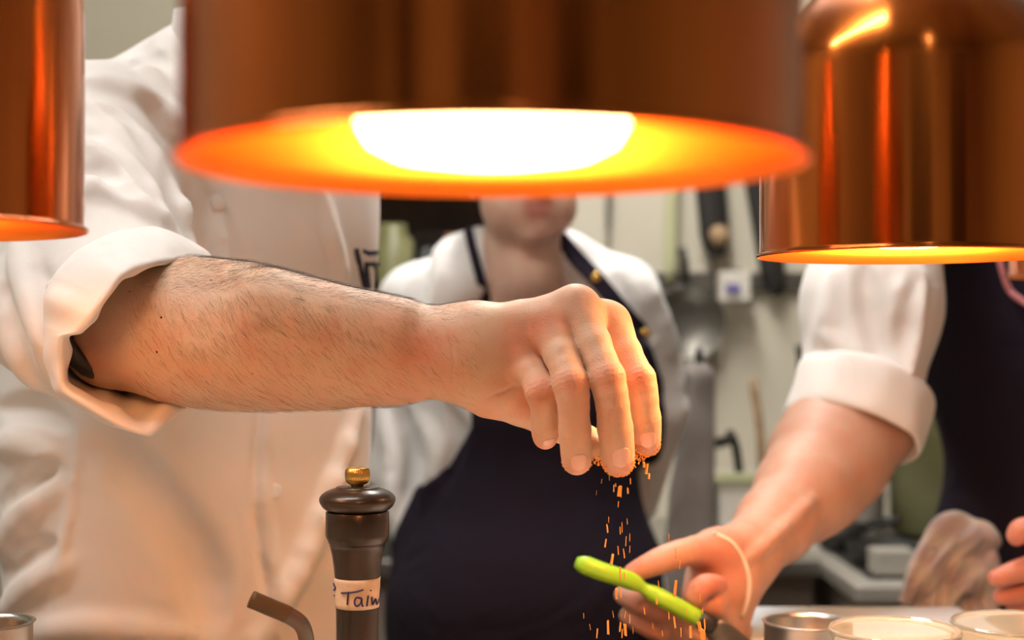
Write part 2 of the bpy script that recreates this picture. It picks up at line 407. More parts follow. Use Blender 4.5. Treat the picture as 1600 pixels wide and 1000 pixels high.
# grey green partition behind the first cook
struct(box('wall_partition', (-1.30, 2.45, 0), (-.42, 2.60, CEIL), 'wall_left'))
# ceiling lights: long bright tubes
for i, (x, y, w, l, s) in enumerate(LIGHT_STRIPS):
    t = empty('ceiling_light', (x, y, CEIL-.06), ['long white ceiling light above the arm holding the spice', 'long white ceiling light above the apron wearers at the back', 'long white ceiling light behind the camera'][i], 'light')
    box('housing', (x-w/2-.02, y-l/2-.02, CEIL-.05), (x+w/2+.02, y+l/2+.02, CEIL-.001), 'white_plastic', t, .005)
    box('diffuser', (x-w/2, y-l/2, CEIL-.07), (x+w/2, y+l/2, CEIL-.051), emit('light_diffuser', (1, .96, .91), s), t, .004)

# ---------------- the pass counter
ZC = CAMZ-.31
t = empty('pass_counter', (0, .8, 0), 'pale topped serving counter under the copper heat lamps', 'counter')
box('counter_top', (-1.1, .15, ZC-.04), (1.3, 1.16, ZC), 'counter', t, .006)
box('counter_wing', (.18, 1.16, ZC-.04), (1.3, 1.58, ZC), 'counter', t, .006)
box('counter_base', (-1.05, .22, 0), (1.25, 1.02, ZC-.04), 'counter_base', t, .005)
# ---------------- the cooking line along the back wall
ZB = .84
t = empty('cooking_range', (.9, 2.8, 0), 'steel cooking range with black burners along the back wall', 'stove')
box('range_body', (.60, 2.45, 0), (2.3, 3.24, ZB-.03), 'counter_steel', t, .01)
for k in range(5): box('oven_panel', (.62+k*.33, 2.435, ZB-.40), (.93+k*.33, 2.45, ZB-.065), 'steel', t, .006)
box('range_top', (.58, 2.41, ZB-.03), (2.32, 3.24, ZB), 'counter_steel', t, .006)
box('hob_plate', (.62, 2.47, ZB), (2.28, 3.2, ZB+.004), 'black', t, .002)
for k in range(3):
    lathe('burner_grate', [(0, .0), (.10, 0), (.115, .012), (.10, .022), (.07, .018), (.05, .025), (0, .025)], (.855+k*.31, 2.86, ZB), 'black', t, 40)
for k in range(6):
    lathe('knob', [(0, 0), (.014, 0), (.017, -.01), (.012, -.02), (0, -.02)], (.67+k*.16, 2.435, ZB-.09), 'dark_steel', t, 24, axis=(0, 1, 0))
for k, (px, d, r, h, lb) in enumerate(((1385, 2.62, .075, .035, 'low black frying pan in front of the olive stock pot'), (1312, 2.80, .045, .05, 'dark saucepan on the range just right of the white utensil tub'))):
    c = P(px, 880, d); zz = ZB+.006; t = empty('frying_pan' if k == 0 else 'saucepan', (c[0], d, zz), lb, 'pan')
    lathe('pan_body', [(0, 0), (r*.85, 0), (r, h), (r-.003, h), (r*.83, .005), (0, .005)], t.location, 'black', t, 48)
    tube('handle', spline([(c[0]+r*.9, d-.01, zz+h*.8), (c[0]+r*1.5, d-.03, zz+h*1.1), (c[0]+r*2.3, d-.05, zz+h*1.2)], 8), .008, 'black', t)
tag(box('steel_tray', (.63, 2.475, ZB+.005), (.70, 2.53, ZB+.05), 'counter_steel', None, .006), 'pale steel tin standing at the front of the range', 'tray')
t = empty('coat_stand', (P(1092, 500, 2.50)[0], 2.50, 0), 'thin black coat stand behind the woman, holding a grey coat', 'coat stand')
lathe('base', [(0, 0), (.065, 0), (.065, .012), (.03, .025), (0, .025)], t.location, 'black', t, 40); zt_ = P(1092, 548, 2.50)[2]
tube('pole', [t.location, (t.location[0], 2.50, zt_*.5), (t.location[0], 2.50, zt_)], .008, 'black', t)
t = empty('coat', P(1085, 560, 2.42), 'grey coat hanging beside the woman\'s arm', 'coat')
CT = Field(P(1030, 960, 2.42)-[.02, .08, 0], P(1140, 530, 2.42)+[.02, .08, .03], .006)
for k, (x0, x1) in enumerate(((1082, 1060), (1088, 1078), (1094, 1096))): CT.cone(P(x0, 590, 2.42+.008*k), P(x1-2, 950, 2.42-.010*k), .022, .030, .006)
CT.noise(.002, 30, seed=9); V, Q = surface(CT); fast_mesh('coat_body', relax(V, Q), Q, 'grey_cloth', t)
tube('hanger_hook', spline([P(1088, 575, 2.42), P(1090, 548, 2.42), P(1092, 541, 2.45), P(1092, 543, 2.475), P(1092, 547, 2.49)], 12), .003, 'black', t, 8)
t = empty('side_cabinet', (-.05, 2.9, 0), 'dark low cabinet against the wall behind the woman', 'cabinet')
box('body', (-.42, 2.66, 0), (.565, 3.24, ZB-.02), 'counter_base', t, .01)
box('top', (-.41, 2.62, ZB-.02), (.57, 3.24, ZB+.01), 'steel', t, .004)

def cyl_thing(name, prof, c, m, label, cat, **kw):
    o = lathe(name, prof, c, m, None, kw.get('seg', 72), local=True); return tag(o, label, cat, kw.get('group'))
def onwall(px, py, dd=.0): return P(px, py, YB-.02-dd)
# big olive stock pot and pale pot
c = P(1466, 780, 2.86); 
t = empty('stock_pot', (c[0], c[1], ZB+.025), 'tall olive green stock pot behind the bare forearm', 'pot')
lathe('pot_body', [(0, 0), (.085, 0), (.095, .01), (.098, .26), (.102, .265), (.102, .27), (.094, .27), (.09, .02), (0, .015)], t.location, 'olive', t)
for s in (-1, 1):
    a = np.array(t.location)+np.array([s*.096, 0, .21]); tube('handle', spline([a+[0, -.035, 0], a+[s*.03, -.03, 0], a+[s*.03, .03, 0], a+[0, .035, 0]], 12), .005, 'steel', t)
c = P(1345, 790, 2.90)
t = empty('food_container', (c[0], c[1], ZB+.025), 'pale cream food tub standing left of the olive stock pot', 'container')
lathe('tub', [(0, 0), (.042, 0), (.046, .006), (.049, .17), (.052, .172), (.052, .18), (.046, .18), (.04, .01), (0, .008)], t.location, 'white_plastic', t)
c = P(1155, 800, 2.85)
t = empty('utensil_crock', (c[0]-.004, 2.85, ZB+.012), 'square white utensil tub on the back counter behind the falling spice', 'container')
for k, (u0, v0, u1, v1) in enumerate(((-.055, 2.79, .062, 2.798), (-.055, 2.912, .062, 2.92), (-.055, 2.79, -.047, 2.92), (.054, 2.79, .062, 2.92))): box('side_wall', (c[0]+u0, v0, ZB+.012), (c[0]+u1, v1, ZB+.15), 'white_plastic', t, .002)
box('bottom', (c[0]-.055, 2.79, ZB+.012), (c[0]+.062, 2.92, ZB+.02), 'white_plastic', t)
box('front_rim', (c[0]-.060, 2.780, ZB+.135), (c[0]+.066, 2.79, ZB+.155), 'cream_plastic', t, .004)
o = tube('wooden_spoon', spline([P(1192, 800, 2.85), P(1188, 680, 2.85), P(1176, 592, 2.86)], 10), [.009]*10, 'wood', None, 12, .6); tag(o, 'brown wooden spoon handle standing up from the white tub', 'spoon')
t = empty('ladle', P(1150, 735, 2.86), 'black bent utensil lying over the white tub', 'ladle')
tube('handle', spline([P(1084, 690, 2.80), P(1120, 692, 2.81), P(1143, 686, 2.83)], 10), .011, 'black', t, 12)
tube('shank', spline([P(1140, 676, 2.83), P(1150, 700, 2.85), P(1160, 780, 2.86)], 10), .009, 'black', t, 12)
# knife rack with knives
t = empty('magnetic_rack', onwall(1150, 440), 'dark magnetic rack bar fixed to the back wall', 'rack')
a, b_ = onwall(1020, 452), onwall(1300, 432)
box('bar', (a[0], YB-.025, a[2]-.005), (b_[0], YB-.001, a[2]+.038), 'dark_steel', t, .003)
def wall_knife(p0, p1, w0, w1, label, mm='black', spot=None):
    a = onwall(*p0, .03); b = onwall(*p1, .03); t = empty('knife', b, label, 'knife', None)
    s = spline([a, (a+b)/2, b], 14); r = np.linspace(w0, w1, 14); r[-2] *= .8; r[-1] *= .45
    tube('handle', s, r, mm, t, 16, .45)
    if spot is not None:
        c = onwall(*spot, .05); lathe('rivet_plate', [(0, -.012), (.02, -.01), (.024, 0), (.02, .004), (0, .005)], c, 'wood', t, 24, axis=(0, 1, 0))
    return t
wall_knife((1100, 180), (1120, 402), .034, .034, 'thick black knife handle with a tan spot on the wall rack', 'black', (1124, 368))
wall_knife((1160, 180), (1215, 462), .022, .03, 'black knife leaning at a slant beside the right copper lamp')
wall_knife((1052, 200), (1046, 440), .014, .014, 'pale green knife handle hanging left of the black knives', 'cream_plastic')
wall_knife((955, 150), (950, 360), .008, .008, 'thin steel tool hanging behind the woman\'s shoulder', 'steel')
t = empty('salt_box', onwall(1146, 445, .04), 'small white labelled box fixed on the rack bar', 'box')
a = onwall(1122, 472, .06); b = onwall(1170, 425, .06); box('box_body', (a[0], a[1]-.03, a[2]), (b[0], a[1]+.03, b[2]), 'white_plastic', t, .006)
a = onwall(1134, 456, .1); b = onwall(1156, 444, .1); box('print', (a[0], a[1]-.003, a[2]), (b[0], a[1]+.002, b[2]), 'purple_print', t)
lathe('lid', [(0, 0), (.016, 0), (.018, .01), (0, .014)], onwall(1146, 428, .06), 'dark_steel', t, 24)
c = onwall(1072, 505, .03)
t = empty('frying_pan', c, 'dark round pan hanging on the back wall beside the woman\'s arm', 'pan')
lathe('pan_body', [(0, 0), (.065, 0), (.082, -.025), (.085, -.025), (.068, .006), (0, .006)], c, 'dark_steel', t, 48, axis=(.0, 1, 0))
tube('handle', [c+[0, 0, .08], c+[-.004, 0, .14], c+[-.01, 0, .17]], .009, 'black', t)
c = onwall(1255, 560, .05)
o = tube('ladle', spline([c+[0, 0, .03], c, c+[.0, 0, -.09]], 8), [.012, .02, .016, .014, .013, .012, .012, .01], 'black', None); tag(o, 'black ladle hanging on the wall behind the rolled sleeve', 'ladle')
# dark shelf with jars behind the woman's shoulder (photo: between the jacket and her neck)
t = empty('wall_shelf', (-.30, 3.1, 1.3), 'dark wooden wall shelf behind the white jacket', 'shelf')
z0 = P(0, 470, 3.0)[2]
box('back_panel', (-.50, 3.19, z0-.45), (.02, 3.24, z0+.65), 'wall_dark', t, .004)
for k in range(4): box('board', (-.50, 3.02, z0-.3+k*.27), (.02, 3.2, z0-.275+k*.27), 'hood_dark', t, .003)
for k, (px, r, h, mm, lb) in enumerate([(612, .045, .17, 'olive', 'olive green jar on the dark shelf beside the jacket'), (665, .03, .12, 'shoe', 'black jar on the shelf between two jars'), (708, .024, .15, 'orange_box', 'brown jar on the shelf near the woman\'s neck')]):
    c = P(px, 400, 3.08); cyl_thing('storage_jar', [(0, 0), (r, 0), (r*1.05, .01), (r*1.05, h*.8), (r*.7, h*.9), (r*.75, h), (0, h)], (c[0], 3.08, z0-.273+.27), mm, lb, 'jar', seg=36, group='jars on the dark shelf')

# ================================================================== COPPER HEAT LAMPS
LAMPS = [((770-800)/FPX*.48, .48, CAMZ+.0575, 'large blurred copper heat lamp hanging nearest, glowing in the middle'),
         ((1420-800)/FPX*1.0, 1.0, CAMZ+.0565, 'copper heat lamp with a rounded dome hanging on the right'),
         ((-172-800)/FPX*.79, .79, CAMZ+.060, 'copper heat lamp cut by the left edge of the photo'),
         ((1748-800)/FPX*1.4, 1.4, CAMZ+.06, 'copper heat lamp farthest back, half hidden behind the right one')]
def heat_lamp(x, y, z, label):
    t = empty('heat_lamp', (x, y, z), label, 'lamp', 'copper heat lamps over the counter')
    S = .985
    out = [(.1066, .0), (.1074, .0003), (.1078, .0012), (.1075, .0022), (.1062, .0025), (.1053, .0027), (.1051, .0031), (.1050, .0040), (.105, .006), (.105, .012), (.105, .03), (.105, .122), (.1047, .129), (.1033, .1365), (.1003, .1435),
           (.0965, .1505), (.0925, .157), (.087, .164), (.0805, .171), (.073, .179), (.065, .187), (.056, .196), (.048, .206), (.041, .220), (.038, .235), (.037, .243)]
    inn = [(.036, .240), (.040, .217), (.054, .193), (.078, .170), (.090, .156), (.098, .143), (.1025, .12), (.1032, .02), (.1035, .008), (.1050, .0015), (.1066, 0)]
    lathe('lamp_shade', [(r*S, h) for r, h in out], t.location, 'copper', t, 160, local=True)
    lathe('lining', [(r*S, h) for r, h in inn], t.location, 'copper_in', t, 128, local=True)
    lathe('neck_cap', [(0, .295), (.012, .293), (.018, .285), (.02, .262), (.034, .252), (.0375, .240), (.037, .236), (0, .236)], t.location, 'brass', t, 48, local=True)
    b = lathe('bulb', [(0, .0062), (.020, .0070), (.034, .0090), (.042, .0130), (.0463, .0200), (.0475, .030), (.044, .044), (.034, .066), (.022, .092), (.016, .102), (0, .102)], t.location, 'bulb_near' if y < .6 else 'bulb_left' if y < .9 else 'bulb_right' if y < 1.2 else 'white_plastic', t, 48, local=True)
    if y < .6: b.location.z -= .0055
    lathe('socket', [(0, .100), (.017, .100), (.020, .108), (.020, .165), (.012, .236), (0, .236)], t.location, 'black', t, 32, local=True)
    tube('cord', [(x, y, z+.29), (x, y, (z+CEIL)/2), (x, y, CEIL-.02)], .0032, 'black', t, 8)
    lathe('ceiling_rose', [(0, 0), (.045, 0), (.05, -.01), (.03, -.03), (0, -.032)], (x, y, CEIL-.001), 'brass', t, 32)
    return t
for a in LAMPS: heat_lamp(*a)
# ================================================================== PEOPLE
def head_shape(G, c, yaw, k=.012, s=1.0, round_=False):
    """skull, jaw, nose, lips, ears; c = middle of the head; returns (eye centres, lip centre)"""
    R = yawR(yaw); L = lambda v: loc2w(c, R, np.array(v)*s)      # local: side, back, up
    G.ell(L((0, .012, .03)), np.array([.074, .094, .086])*s, R, k=k)
    G.ell(L((0, -.028, -.035)), np.array([.057, .062, .064])*s, R, k=.02)
    if round_:
        G.ell(L((0, -.030, -.030)), np.array([.069, .064, .064])*s, R, k=.02)
        for q in (-1, 1): G.ell(L((q*.034, -.046, -.046)), np.array([.036, .036, .036])*s, R, k=.02)
    G.ell(L((0, -.066, -.086)), np.array([.021, .017, .016])*s, R, k=.018)
    for q in (-1, 1):
        G.ell(L((q*.038, -.058, -.012)), np.array([.026, .024, .022])*s, R, k=.015)
        G.ell(L((q*.032, -.093, .014)), np.array([.017, .012, .0075])*s, R, k=.008, op='s')
        G.ell(L((q*.077, .004, .0)), np.array([.007, .018, .031])*s, R, k=.004)
        G.cone(L((q*.018, -.086, .030)), L((q*.046, -.078, .030)), .006*s, .005*s, k=.008)
    G.cone(L((0, -.088, .018)), L((0, -.108, -.016)), .008*s, .012*s, k=.008)
    for q in (-1, 1): G.ell(L((q*.011, -.098, -.019)), np.array([.008, .009, .007])*s, R, k=.006)
    G.ell(L((0, -.088, -.0435)), np.array([.022, .0085, .0055])*s, R, k=.004)
    G.ell(L((0, -.087, -.0535)), np.array([.019, .0085, .006])*s, R, k=.004)
    G.cone(L((-.022, -.094, -.0485)), L((.022, -.094, -.0485)), .0016*s, .0016*s, k=.003, op='s')
    return [L((q*.032, -.0775, .014)) for q in (-1, 1)], L((0, -.092, -.0485)), L
def add_eyes(eyes, L, parent):
    for e in eyes:
        o = lathe('eye', [(0, -.0115)]+[(.0115*math.cos(a), .0115*math.sin(a)) for a in np.linspace(-1.4, 1.4, 9)]+[(0, .0115)], e, 'ceramic', parent, 20)
        d = np.asarray(e)-L((0, 0, .014)); f = L((0, -1, 0))-L((0, 0, 0)); f /= np.linalg.norm(f)
        lathe('iris', [(0, .0009), (.0045, .0006), (.0055, 0), (0, 0)], np.asarray(e)+f*.0112, 'black', o, 16, axis=f)
def hair_cap(L, parent, R, s=1.0, h=.004):
    c = L((0, .018, .04)); G = Field(c-.14, c+.14, h)
    G.ell(L((0, .014, .038)), np.array([.082, .102, .092])*s, R, k=.004)
    G.ell(L((0, .085, -.01)), np.array([.05, .035, .05])*s, R, k=.03)
    G.ell(L((0, -.115, -.035)), np.array([.085, .10, .085])*s, R, k=.01, op='s')
    G.noise(.0012, 120, seed=3)
    V, Q = surface(G); return fast_mesh('hair', relax(V, Q), Q, 'hair', parent)
def legs(parent, hip, yaw, w=.1, z0=.95):
    """trousers and shoes standing on the floor"""
    R = yawR(yaw); lo = np.array([hip[0]-.32, hip[1]-.32, .02]); hi = np.array([hip[0]+.32, hip[1]+.32, z0+.12]); G = Field(lo, hi, .010)
    H = np.array([hip[0], hip[1], 0]); 
    G.ell(H+[0, 0, z0-.02], (.160, .110, .10), R, k=.02)
    for q in (-1, 1):
        a = loc2w(H, R, (q*.09, 0, z0-.08)); b = loc2w(H, R, (q*.10, -.015, .50)); c = loc2w(H, R, (q*.11, .01, .07))
        G.cone(a, b, .085, .066, .04); G.cone(b, c, .068, .058, .03)
    V, Q = surface(G); fast_mesh('trousers', relax(V, Q), Q, 'trousers', parent)
    for q in (-1, 1):
        G = Field(loc2w(H, R, (q*.11, 0, 0))-[.2, .2, .0], loc2w(H, R, (q*.11, 0, 0))+[.2, .2, .16], .006)
        a = loc2w(H, R, (q*.11, .03, .045)); b = loc2w(H, R, (q*.115, -.13, .035)); G.cone(a, b, .042, .033, .02); G.cone(a, a+[0, 0, .06], .042, .042, .02)
        sl, X = G.block(G.lo, G.lo+1); G.d = np.maximum(G.d, (.004-X[2]).astype(np.float32))
        V, Q = surface(G); fast_mesh('shoe', relax(V, Q), Q, 'shoe', parent)
def hand_shape(G, w, f, n, s, curl=(.5, .7, .4), spread=.06, thumb=(.6, .4), k=.006, size=1.0, armdir=None):
    """relaxed hand: wrist w, finger direction f, back-of-hand normal n, thumb side s"""
    f, n, s = [np.asarray(v, float)/np.linalg.norm(v) for v in (f, n, s)]
    kn = []
    for i, (off, L1) in enumerate(((.026, .088), (.009, .092), (-.010, .086), (-.028, .078))):
        m = w+f*L1*size+s*off*size+n*.002; kn.append(m); G.cone(w+s*off*.55*size, m, .016*size, .0115*size, k=.010)
        l = np.array((.043, .027, .020))*size*(1, 1.08, 1.0, .82)[i]; a = 0; p = m; r = (.0100, .0100, .0095, .0085)[i]*size
        sp = (1.2, .3, -.5, -1.3)[i]*spread
        for j in range(3):
            a += curl[j]*(1+.08*i); dd = f*math.cos(a)-n*math.sin(a)+s*sp; dd /= np.linalg.norm(dd); q = p+dd*l[j]
            G.cone(p, q, r, r*.9, k=.003 if j else .004); p = q; r *= .9
    tb = w+s*.022*size+f*.022*size-n*.006; t1 = tb+(s*math.sin(thumb[0])+f*math.cos(thumb[0])-n*.35)*.042*size
    t2 = t1+(s*math.sin(thumb[1])*.8+f*math.cos(thumb[1])-n*.35)*.032*size; t3 = t2+(f+s*.05-n*.2)*.024*size
    G.cone(w+s*.010, tb, .019*size, .018*size, k=.01); G.cone(tb, t1, .017*size, .0125*size, k=.008); G.cone(t1, t2, .0115*size, .011*size, k=.004); G.cone(t2, t3, .011*size, .009*size, k=.003)
    return kn

# ------------------------------------------------------------------ 1. the person sprinkling spice
Z1 = 1.42; YAW1 = 35
C1 = P(300, 700, Z1); C1[2] = 0; R1 = yawR(YAW1)
man = empty('person', (C1[0], C1[1], 0), 'person in a white jacket with rolled sleeve reaching an arm across to sprinkle spice', 'person')
HIP = lambda v: loc2w(C1, R1, v)
SH = P(128, 232, 1.26); ELB = P(168, 520, 1.065)
# --- bare forearm and hand, one continuous skin
wr = P(706, 556, 1.0)
F1 = Field([P(100, 500, 1.05)[0]-.03, .915, P(500, 760, 1.0)[2]], [P(1040, 500, 1.0)[0]+.01, 1.19, P(500, 385, 1.0)[2]], .00105)
arm_px = [(196, 514, 1.070, 78), (250, 512, 1.062, 101), (315, 520, 1.052, 108), (390, 527, 1.043, 106), (460, 537, 1.034, 95), (530, 546, 1.025, 83), (610, 552, 1.013, 72.5), (690, 556, 1.002, 65)]
pts = [P(a, b, d) for a, b, d, r in arm_px]; rad = [r/FPX*d*.985 for a, b, d, r in arm_px]
F1.chain(pts, rad, .02)
F1.cone(P(158, 548, 1.062), P(190, 535, 1.07), .020, .03, .025)          # elbow bone
F1.cone(P(180, 520, 1.085), SH*.45+np.array(ELB)*.55+[0, .03, 0], .036, .042, .02)    # upper arm going up inside the sleeve
F1.cone(P(420, 470, 1.0), P(620, 505, .985), .018, .012, .03)            # extensor ridge
F1.cone(P(700, 545, 1.0), P(742, 520, .992), .024, .022, .02)
F1.ell(P(688, 523, .985), (.014, .012, .011), k=.012)                   # ulna knob
palm = [(738, 592, .990, .0165), (765, 590, .993, .017), (790, 572, .990, .0135)]
F1.chain([P(a, b, d) for a, b, d, r in palm], [r for *_, r in palm], .012)
F1.ell(P(742, 590, .997), (.023, .020, .017), k=.014)                  # heel of the hand
FING = {  # joints: knuckle, middle joint, end joint, tip centre (photo x, y, depth, radius)
 'little': [(808, 550, .992, .0122), (846, 611, .968, .0106), (851, 662, .976, .0094), (852, 683, .986, .0086)],
 'ring':   [(860, 510, .984, .0132), (891, 598, .956, .0119), (898, 670, .961, .0108), (901, 719, .972, .0103)],
 'middle': [(902, 484, .989, .0138), (948, 590, .960, .0121), (961, 668, .964, .0119), (966, 719, .976, .0113)],
 'index':  [(952, 508, 1.005, .0128), (998, 592, .984, .0110), (1009, 652, .984, .0102), (1011, 692, .994, .0094)]}
JT = {k: ([P(a, b, d) for a, b, d, r in v], [r for *_, r in v]) for k, v in FING.items()}
for k, (j, r) in JT.items():
    mid = wr*.55+j[0]*.45
    F1.cone(wr+(j[0]-wr)*.12, j[0]+[0, .006, -.002], .025, .0125, .014)
for a, b in (('little', 'ring'), ('ring', 'middle'), ('middle', 'index')):
    pa, pb = JT[a][0][0], JT[b][0][0]
    F1.cone(wr*.3+(pa+pb)*.35+[0, .008, 0], (pa+pb)/2+[0, .007, -.001], .019, .0105, .012)
    F1.cone((pa+pb)/2+[0, .012, -.004], (pa+pb)/2*.85+(JT[a][0][1]+JT[b][0][1])/2*.15+[0, .012, 0], .010, .009, .008)
FD = np.full(F1.n, .2, np.float32)
for k, (j, r) in JT.items():
    one = np.full(F1.n, .2, np.float32)
    pts3 = spline(j, 13); rr = np.interp(np.linspace(0, 3, 13), [0, .35, .8, 1, 1.25, 1.7, 2, 2.3, 3], [r[0], r[0]*.98, r[1]*.93, r[1]*1.04, r[1]*.96, r[2]*.94, r[2]*1.02, r[2]*.98, r[3]])
    # distances along a finger keep its joints crisp
    for i in range(len(pts3)-1): F1.cone(pts3[i], pts3[i+1], rr[i], rr[i+1], .0015, d=one)
    F1.ell(j[1]+(CAMP-j[1])/np.linalg.norm(CAMP-j[1])*.0028, (.0092, .0082, .0088), k=.006, d=one)
    FD = np.minimum(FD, one)
# thumb behind the fingers
TH = [P(772, 610, 1.0), P(812, 632, 1.012), P(868, 660, 1.016), P(918, 690, 1.010), P(938, 700, 1.0)]
one = np.full(F1.n, .2, np.float32)
for (i, ra, rb) in ((0, .021, .0145), (1, .0145, .0125), (2, .0125, .0105), (3, .0105, .0085)): F1.cone(TH[i], TH[i+1], ra, rb, .004, d=one)
FD = np.minimum(FD, one)
kk = .008; hh = np.maximum(kk-np.abs(F1.d-FD), 0)/kk; F1.d = np.minimum(F1.d, FD)-hh*hh*kk*.25
# knuckle bumps and tendons
for k, s in (('little', .9), ('ring', 1.0), ('middle', 1.05), ('index', .95)):
    p = JT[k][0][0]; up = np.array([-.15, -.6, .75]); F1.ell(p+up*.0032, np.array((.0118, .0105, .0118))*s, k=.014)
    F1.cone(p+[-.004, -.006, .009], wr+(p-wr)*.3+[0, -.012, .016], .0034, .003, .010)
# skin creases over the joints
def crease(j, axis, amp, per, wid):
    axis = axis/np.linalg.norm(axis)
    def f(X):
        s = (X[0]-j[0])*axis[0]+(X[1]-j[1])*axis[1]+(X[2]-j[2])*axis[2]
        q = (X[0]-j[0])**2+(X[1]-j[1])**2+(X[2]-j[2])**2
        front = np.clip(-(X[1]-j[1])/.008+.4, 0, 1)
        w = .0005*np.sin(X[0]*900+X[2]*300)
        return amp*np.cos(2*math.pi*(s+w)/per)**3*np.exp(-(s/wid)**2)*np.exp(-q/(.014**2))*front
    return f
for k, (j, r) in JT.items():
    for i, amp, wid in ((1, .00055, .0055), (2, .0004, .0032)):
        F1.put(crease(j[i], j[i+1]-j[i-1], amp*1.5, .0034, wid*1.15), j[i]-.016, j[i]+.016, .001, 'add')
for px, py in ((757, 575), (735, 560)):
    pass
F1.fold([(753, 628), (775, 618), (803, 604)], .0012, .002, 's', .3, .8, 1.1)
# fine wrist folds
for pl in ([(700, 520), (708, 560), (706, 600)], [(722, 560), (728, 590), (726, 618)]): F1.fold(pl, .0008, .0012, 's', .15, .8, 1.1)
V, Q = surface(F1); V = relax(V, Q, 1, .25)
spots = [(JT['little'][0][0]+[-.002, -.010, .007], .015, 1), (JT['ring'][0][0]+[-.002, -.010, .0], .013, .95), (JT['middle'][0][0]+[.003, -.008, -.002], .011, .8), (JT['index'][0][0]+[.003, -.004, .0], .011, .6)]
for k, (j, r) in JT.items(): spots += [(j[1]+[0, -.008, 0], .009, .75), (j[3]+[0, -.004, -.006], .010, .5)]
spots += [(P(690, 535, .98), .018, .45), (P(660, 560, .98), .022, .35), (P(150, 545, 1.05), .02, .5), (P(610, 520, .98), .02, .25)]
red1 = blobs(V, spots)
# --- the rest of the body, hidden by cloth: upper torso, neck, head
NB = HIP((0.02, -.085, 1.53)); HC = HIP((.03, -.14, 1.70))
B1 = Field(HIP((0, 0, .92))-[.33, .33, .0], HIP((0, 0, 1.92))+[.33, .33, 0], .0045)
B1.ell(HIP((0, 0, 1.18)), (.165, .105, .30), R1, k=.05); B1.ell(HIP((0, 0, 1.40)), (.17, .10, .10), R1, k=.05)
B1.cone(HIP((0, -.01, 1.42)), NB, .062, .056, .03); B1.cone(NB, HC+[0, 0, -.05], .056, .054, .03)
eyes, lip, LH = head_shape(B1, HC, YAW1+8)
LS = HIP((.100, .035, 1.44)); LE = HIP((.125, .14, 1.21))
B1.cone(SH, HIP((-.08, 0, 1.42)), .042, .05, .04); B1.cone(SH, SH*.5+ELB*.5, .044, .042, .03)
B1.cone(HIP((.08, 0, 1.42)), LS, .05, .042, .04)
B1.cone(LS, LE, .044, .038, .02); LW = HIP((.10, .20, 1.02)); B1.cone(LE, LW, .037, .026, .02)
hand_shape(B1, LW, (-.3, .2, -1), (0, 1, .2), (-1, 0, 0))
Vb, Qb = surface(B1); Vb = relax(Vb, Qb)
redb = blobs(Vb, [(lip, .014, .9)])
body1 = fast_mesh('body', np.vstack([V, Vb]), np.vstack([Q, Qb+len(V)]), 'skin_a', man, np.concatenate([red1, redb]))
add_eyes(eyes, LH, man); hair_cap(LH, man, yawR(YAW1+8))
# --- finger nails
def tri(p):
    u = (p-F1.lo)/F1.h; i = np.floor(u).astype(int); f = u-i; v = 0
    for a in (0, 1):
        for b in (0, 1):
            for c in (0, 1): v += F1.d[i[0]+a, i[1]+b, i[2]+c]*(f[0] if a else 1-f[0])*(f[1] if b else 1-f[1])*(f[2] if c else 1-f[2])
    return v
def nail(fg, px, py, w, l):
    """curved plate on a fingertip, facing the photo point (px, py)"""
    j, r = JT[fg]; a, b = j[2], j[3]; c = P(px, py, .95); up = (b-a)/np.linalg.norm(b-a); n = CAMP-c; n /= np.linalg.norm(n)
    c = c+n*-.0; up = up-n*(up @ n); up /= np.linalg.norm(up); sd = np.cross(up, n); A, Bn = 17, 15; V = []; F = []
    ray = c-CAMP; ray /= np.linalg.norm(ray)
    def onto(p, off):
        ba = b-a; t = np.clip((p-a) @ ba/(ba @ ba), 0, 1); q = a+ba*t; d = p-q; d /= np.linalg.norm(d); p = q+d*((r[2]*(1-t)*.98+r[3]*t)+.001); return p-d*(tri(p)-off)
    # centre: move along the view ray until it meets the fingertip
    def gap(q): t = np.clip((q-a) @ (b-a)/((b-a) @ (b-a)), 0, 1); return np.linalg.norm(q-a-(b-a)*t)-(r[2]*(1-t)*.98+r[3]*t)
    s_ = .88
    while gap(CAMP+ray*s_) > .0001 and s_ < 1.05: s_ += .0003
    c = CAMP+ray*s_
    g = onto(c, 0)-c; nn = c-(a+(b-a)*np.clip((c-a) @ (b-a)/((b-a) @ (b-a)), 0, 1)); nn /= np.linalg.norm(nn); up = up-nn*(up @ nn); up /= np.linalg.norm(up); sd = np.cross(up, nn)
    for layer in (0, 1):
        for i in range(A):
            for k in range(Bn):
                x = i/(A-1)*2-1; y = k/(Bn-1)*2-1; ex = x*math.sqrt(1-y*y*.5); ey = y*math.sqrt(1-x*x*.5); m_ = max(abs(x), abs(y))
                V.append(onto(c+sd*ex*w+up*ey*l, (.0005-.00045*m_**5+(.0003 if y > .8 else 0)) if layer else -.0012))
    def id_(q, i, k): return q*A*Bn+i*Bn+k
    for q in (0, 1):
        for i in range(A-1):
            for k in range(Bn-1):
                f = (id_(q, i, k), id_(q, i+1, k), id_(q, i+1, k+1), id_(q, i, k+1)); F.append(f if q == 0 else f[::-1])
    ring = [(i, 0) for i in range(A)]+[(A-1, k) for k in range(1, Bn)]+[(i, Bn-1) for i in range(A-2, -1, -1)]+[(0, k) for k in range(Bn-2, 0, -1)]
    for p, q in zip(ring, ring[1:]+ring[:1]): F.append((id_(0, *p), id_(1, *p), id_(1, *q), id_(0, *q)))
    return mesh_obj('fingernail', V, F, 'nail', man)
nail('ring', 905, 722, .0068, .0070); nail('middle', 970, 714, .0074, .0080); nail('index', 1012, 686, .0062, .0070)
nail('little', 858, 690, .0050, .0044)
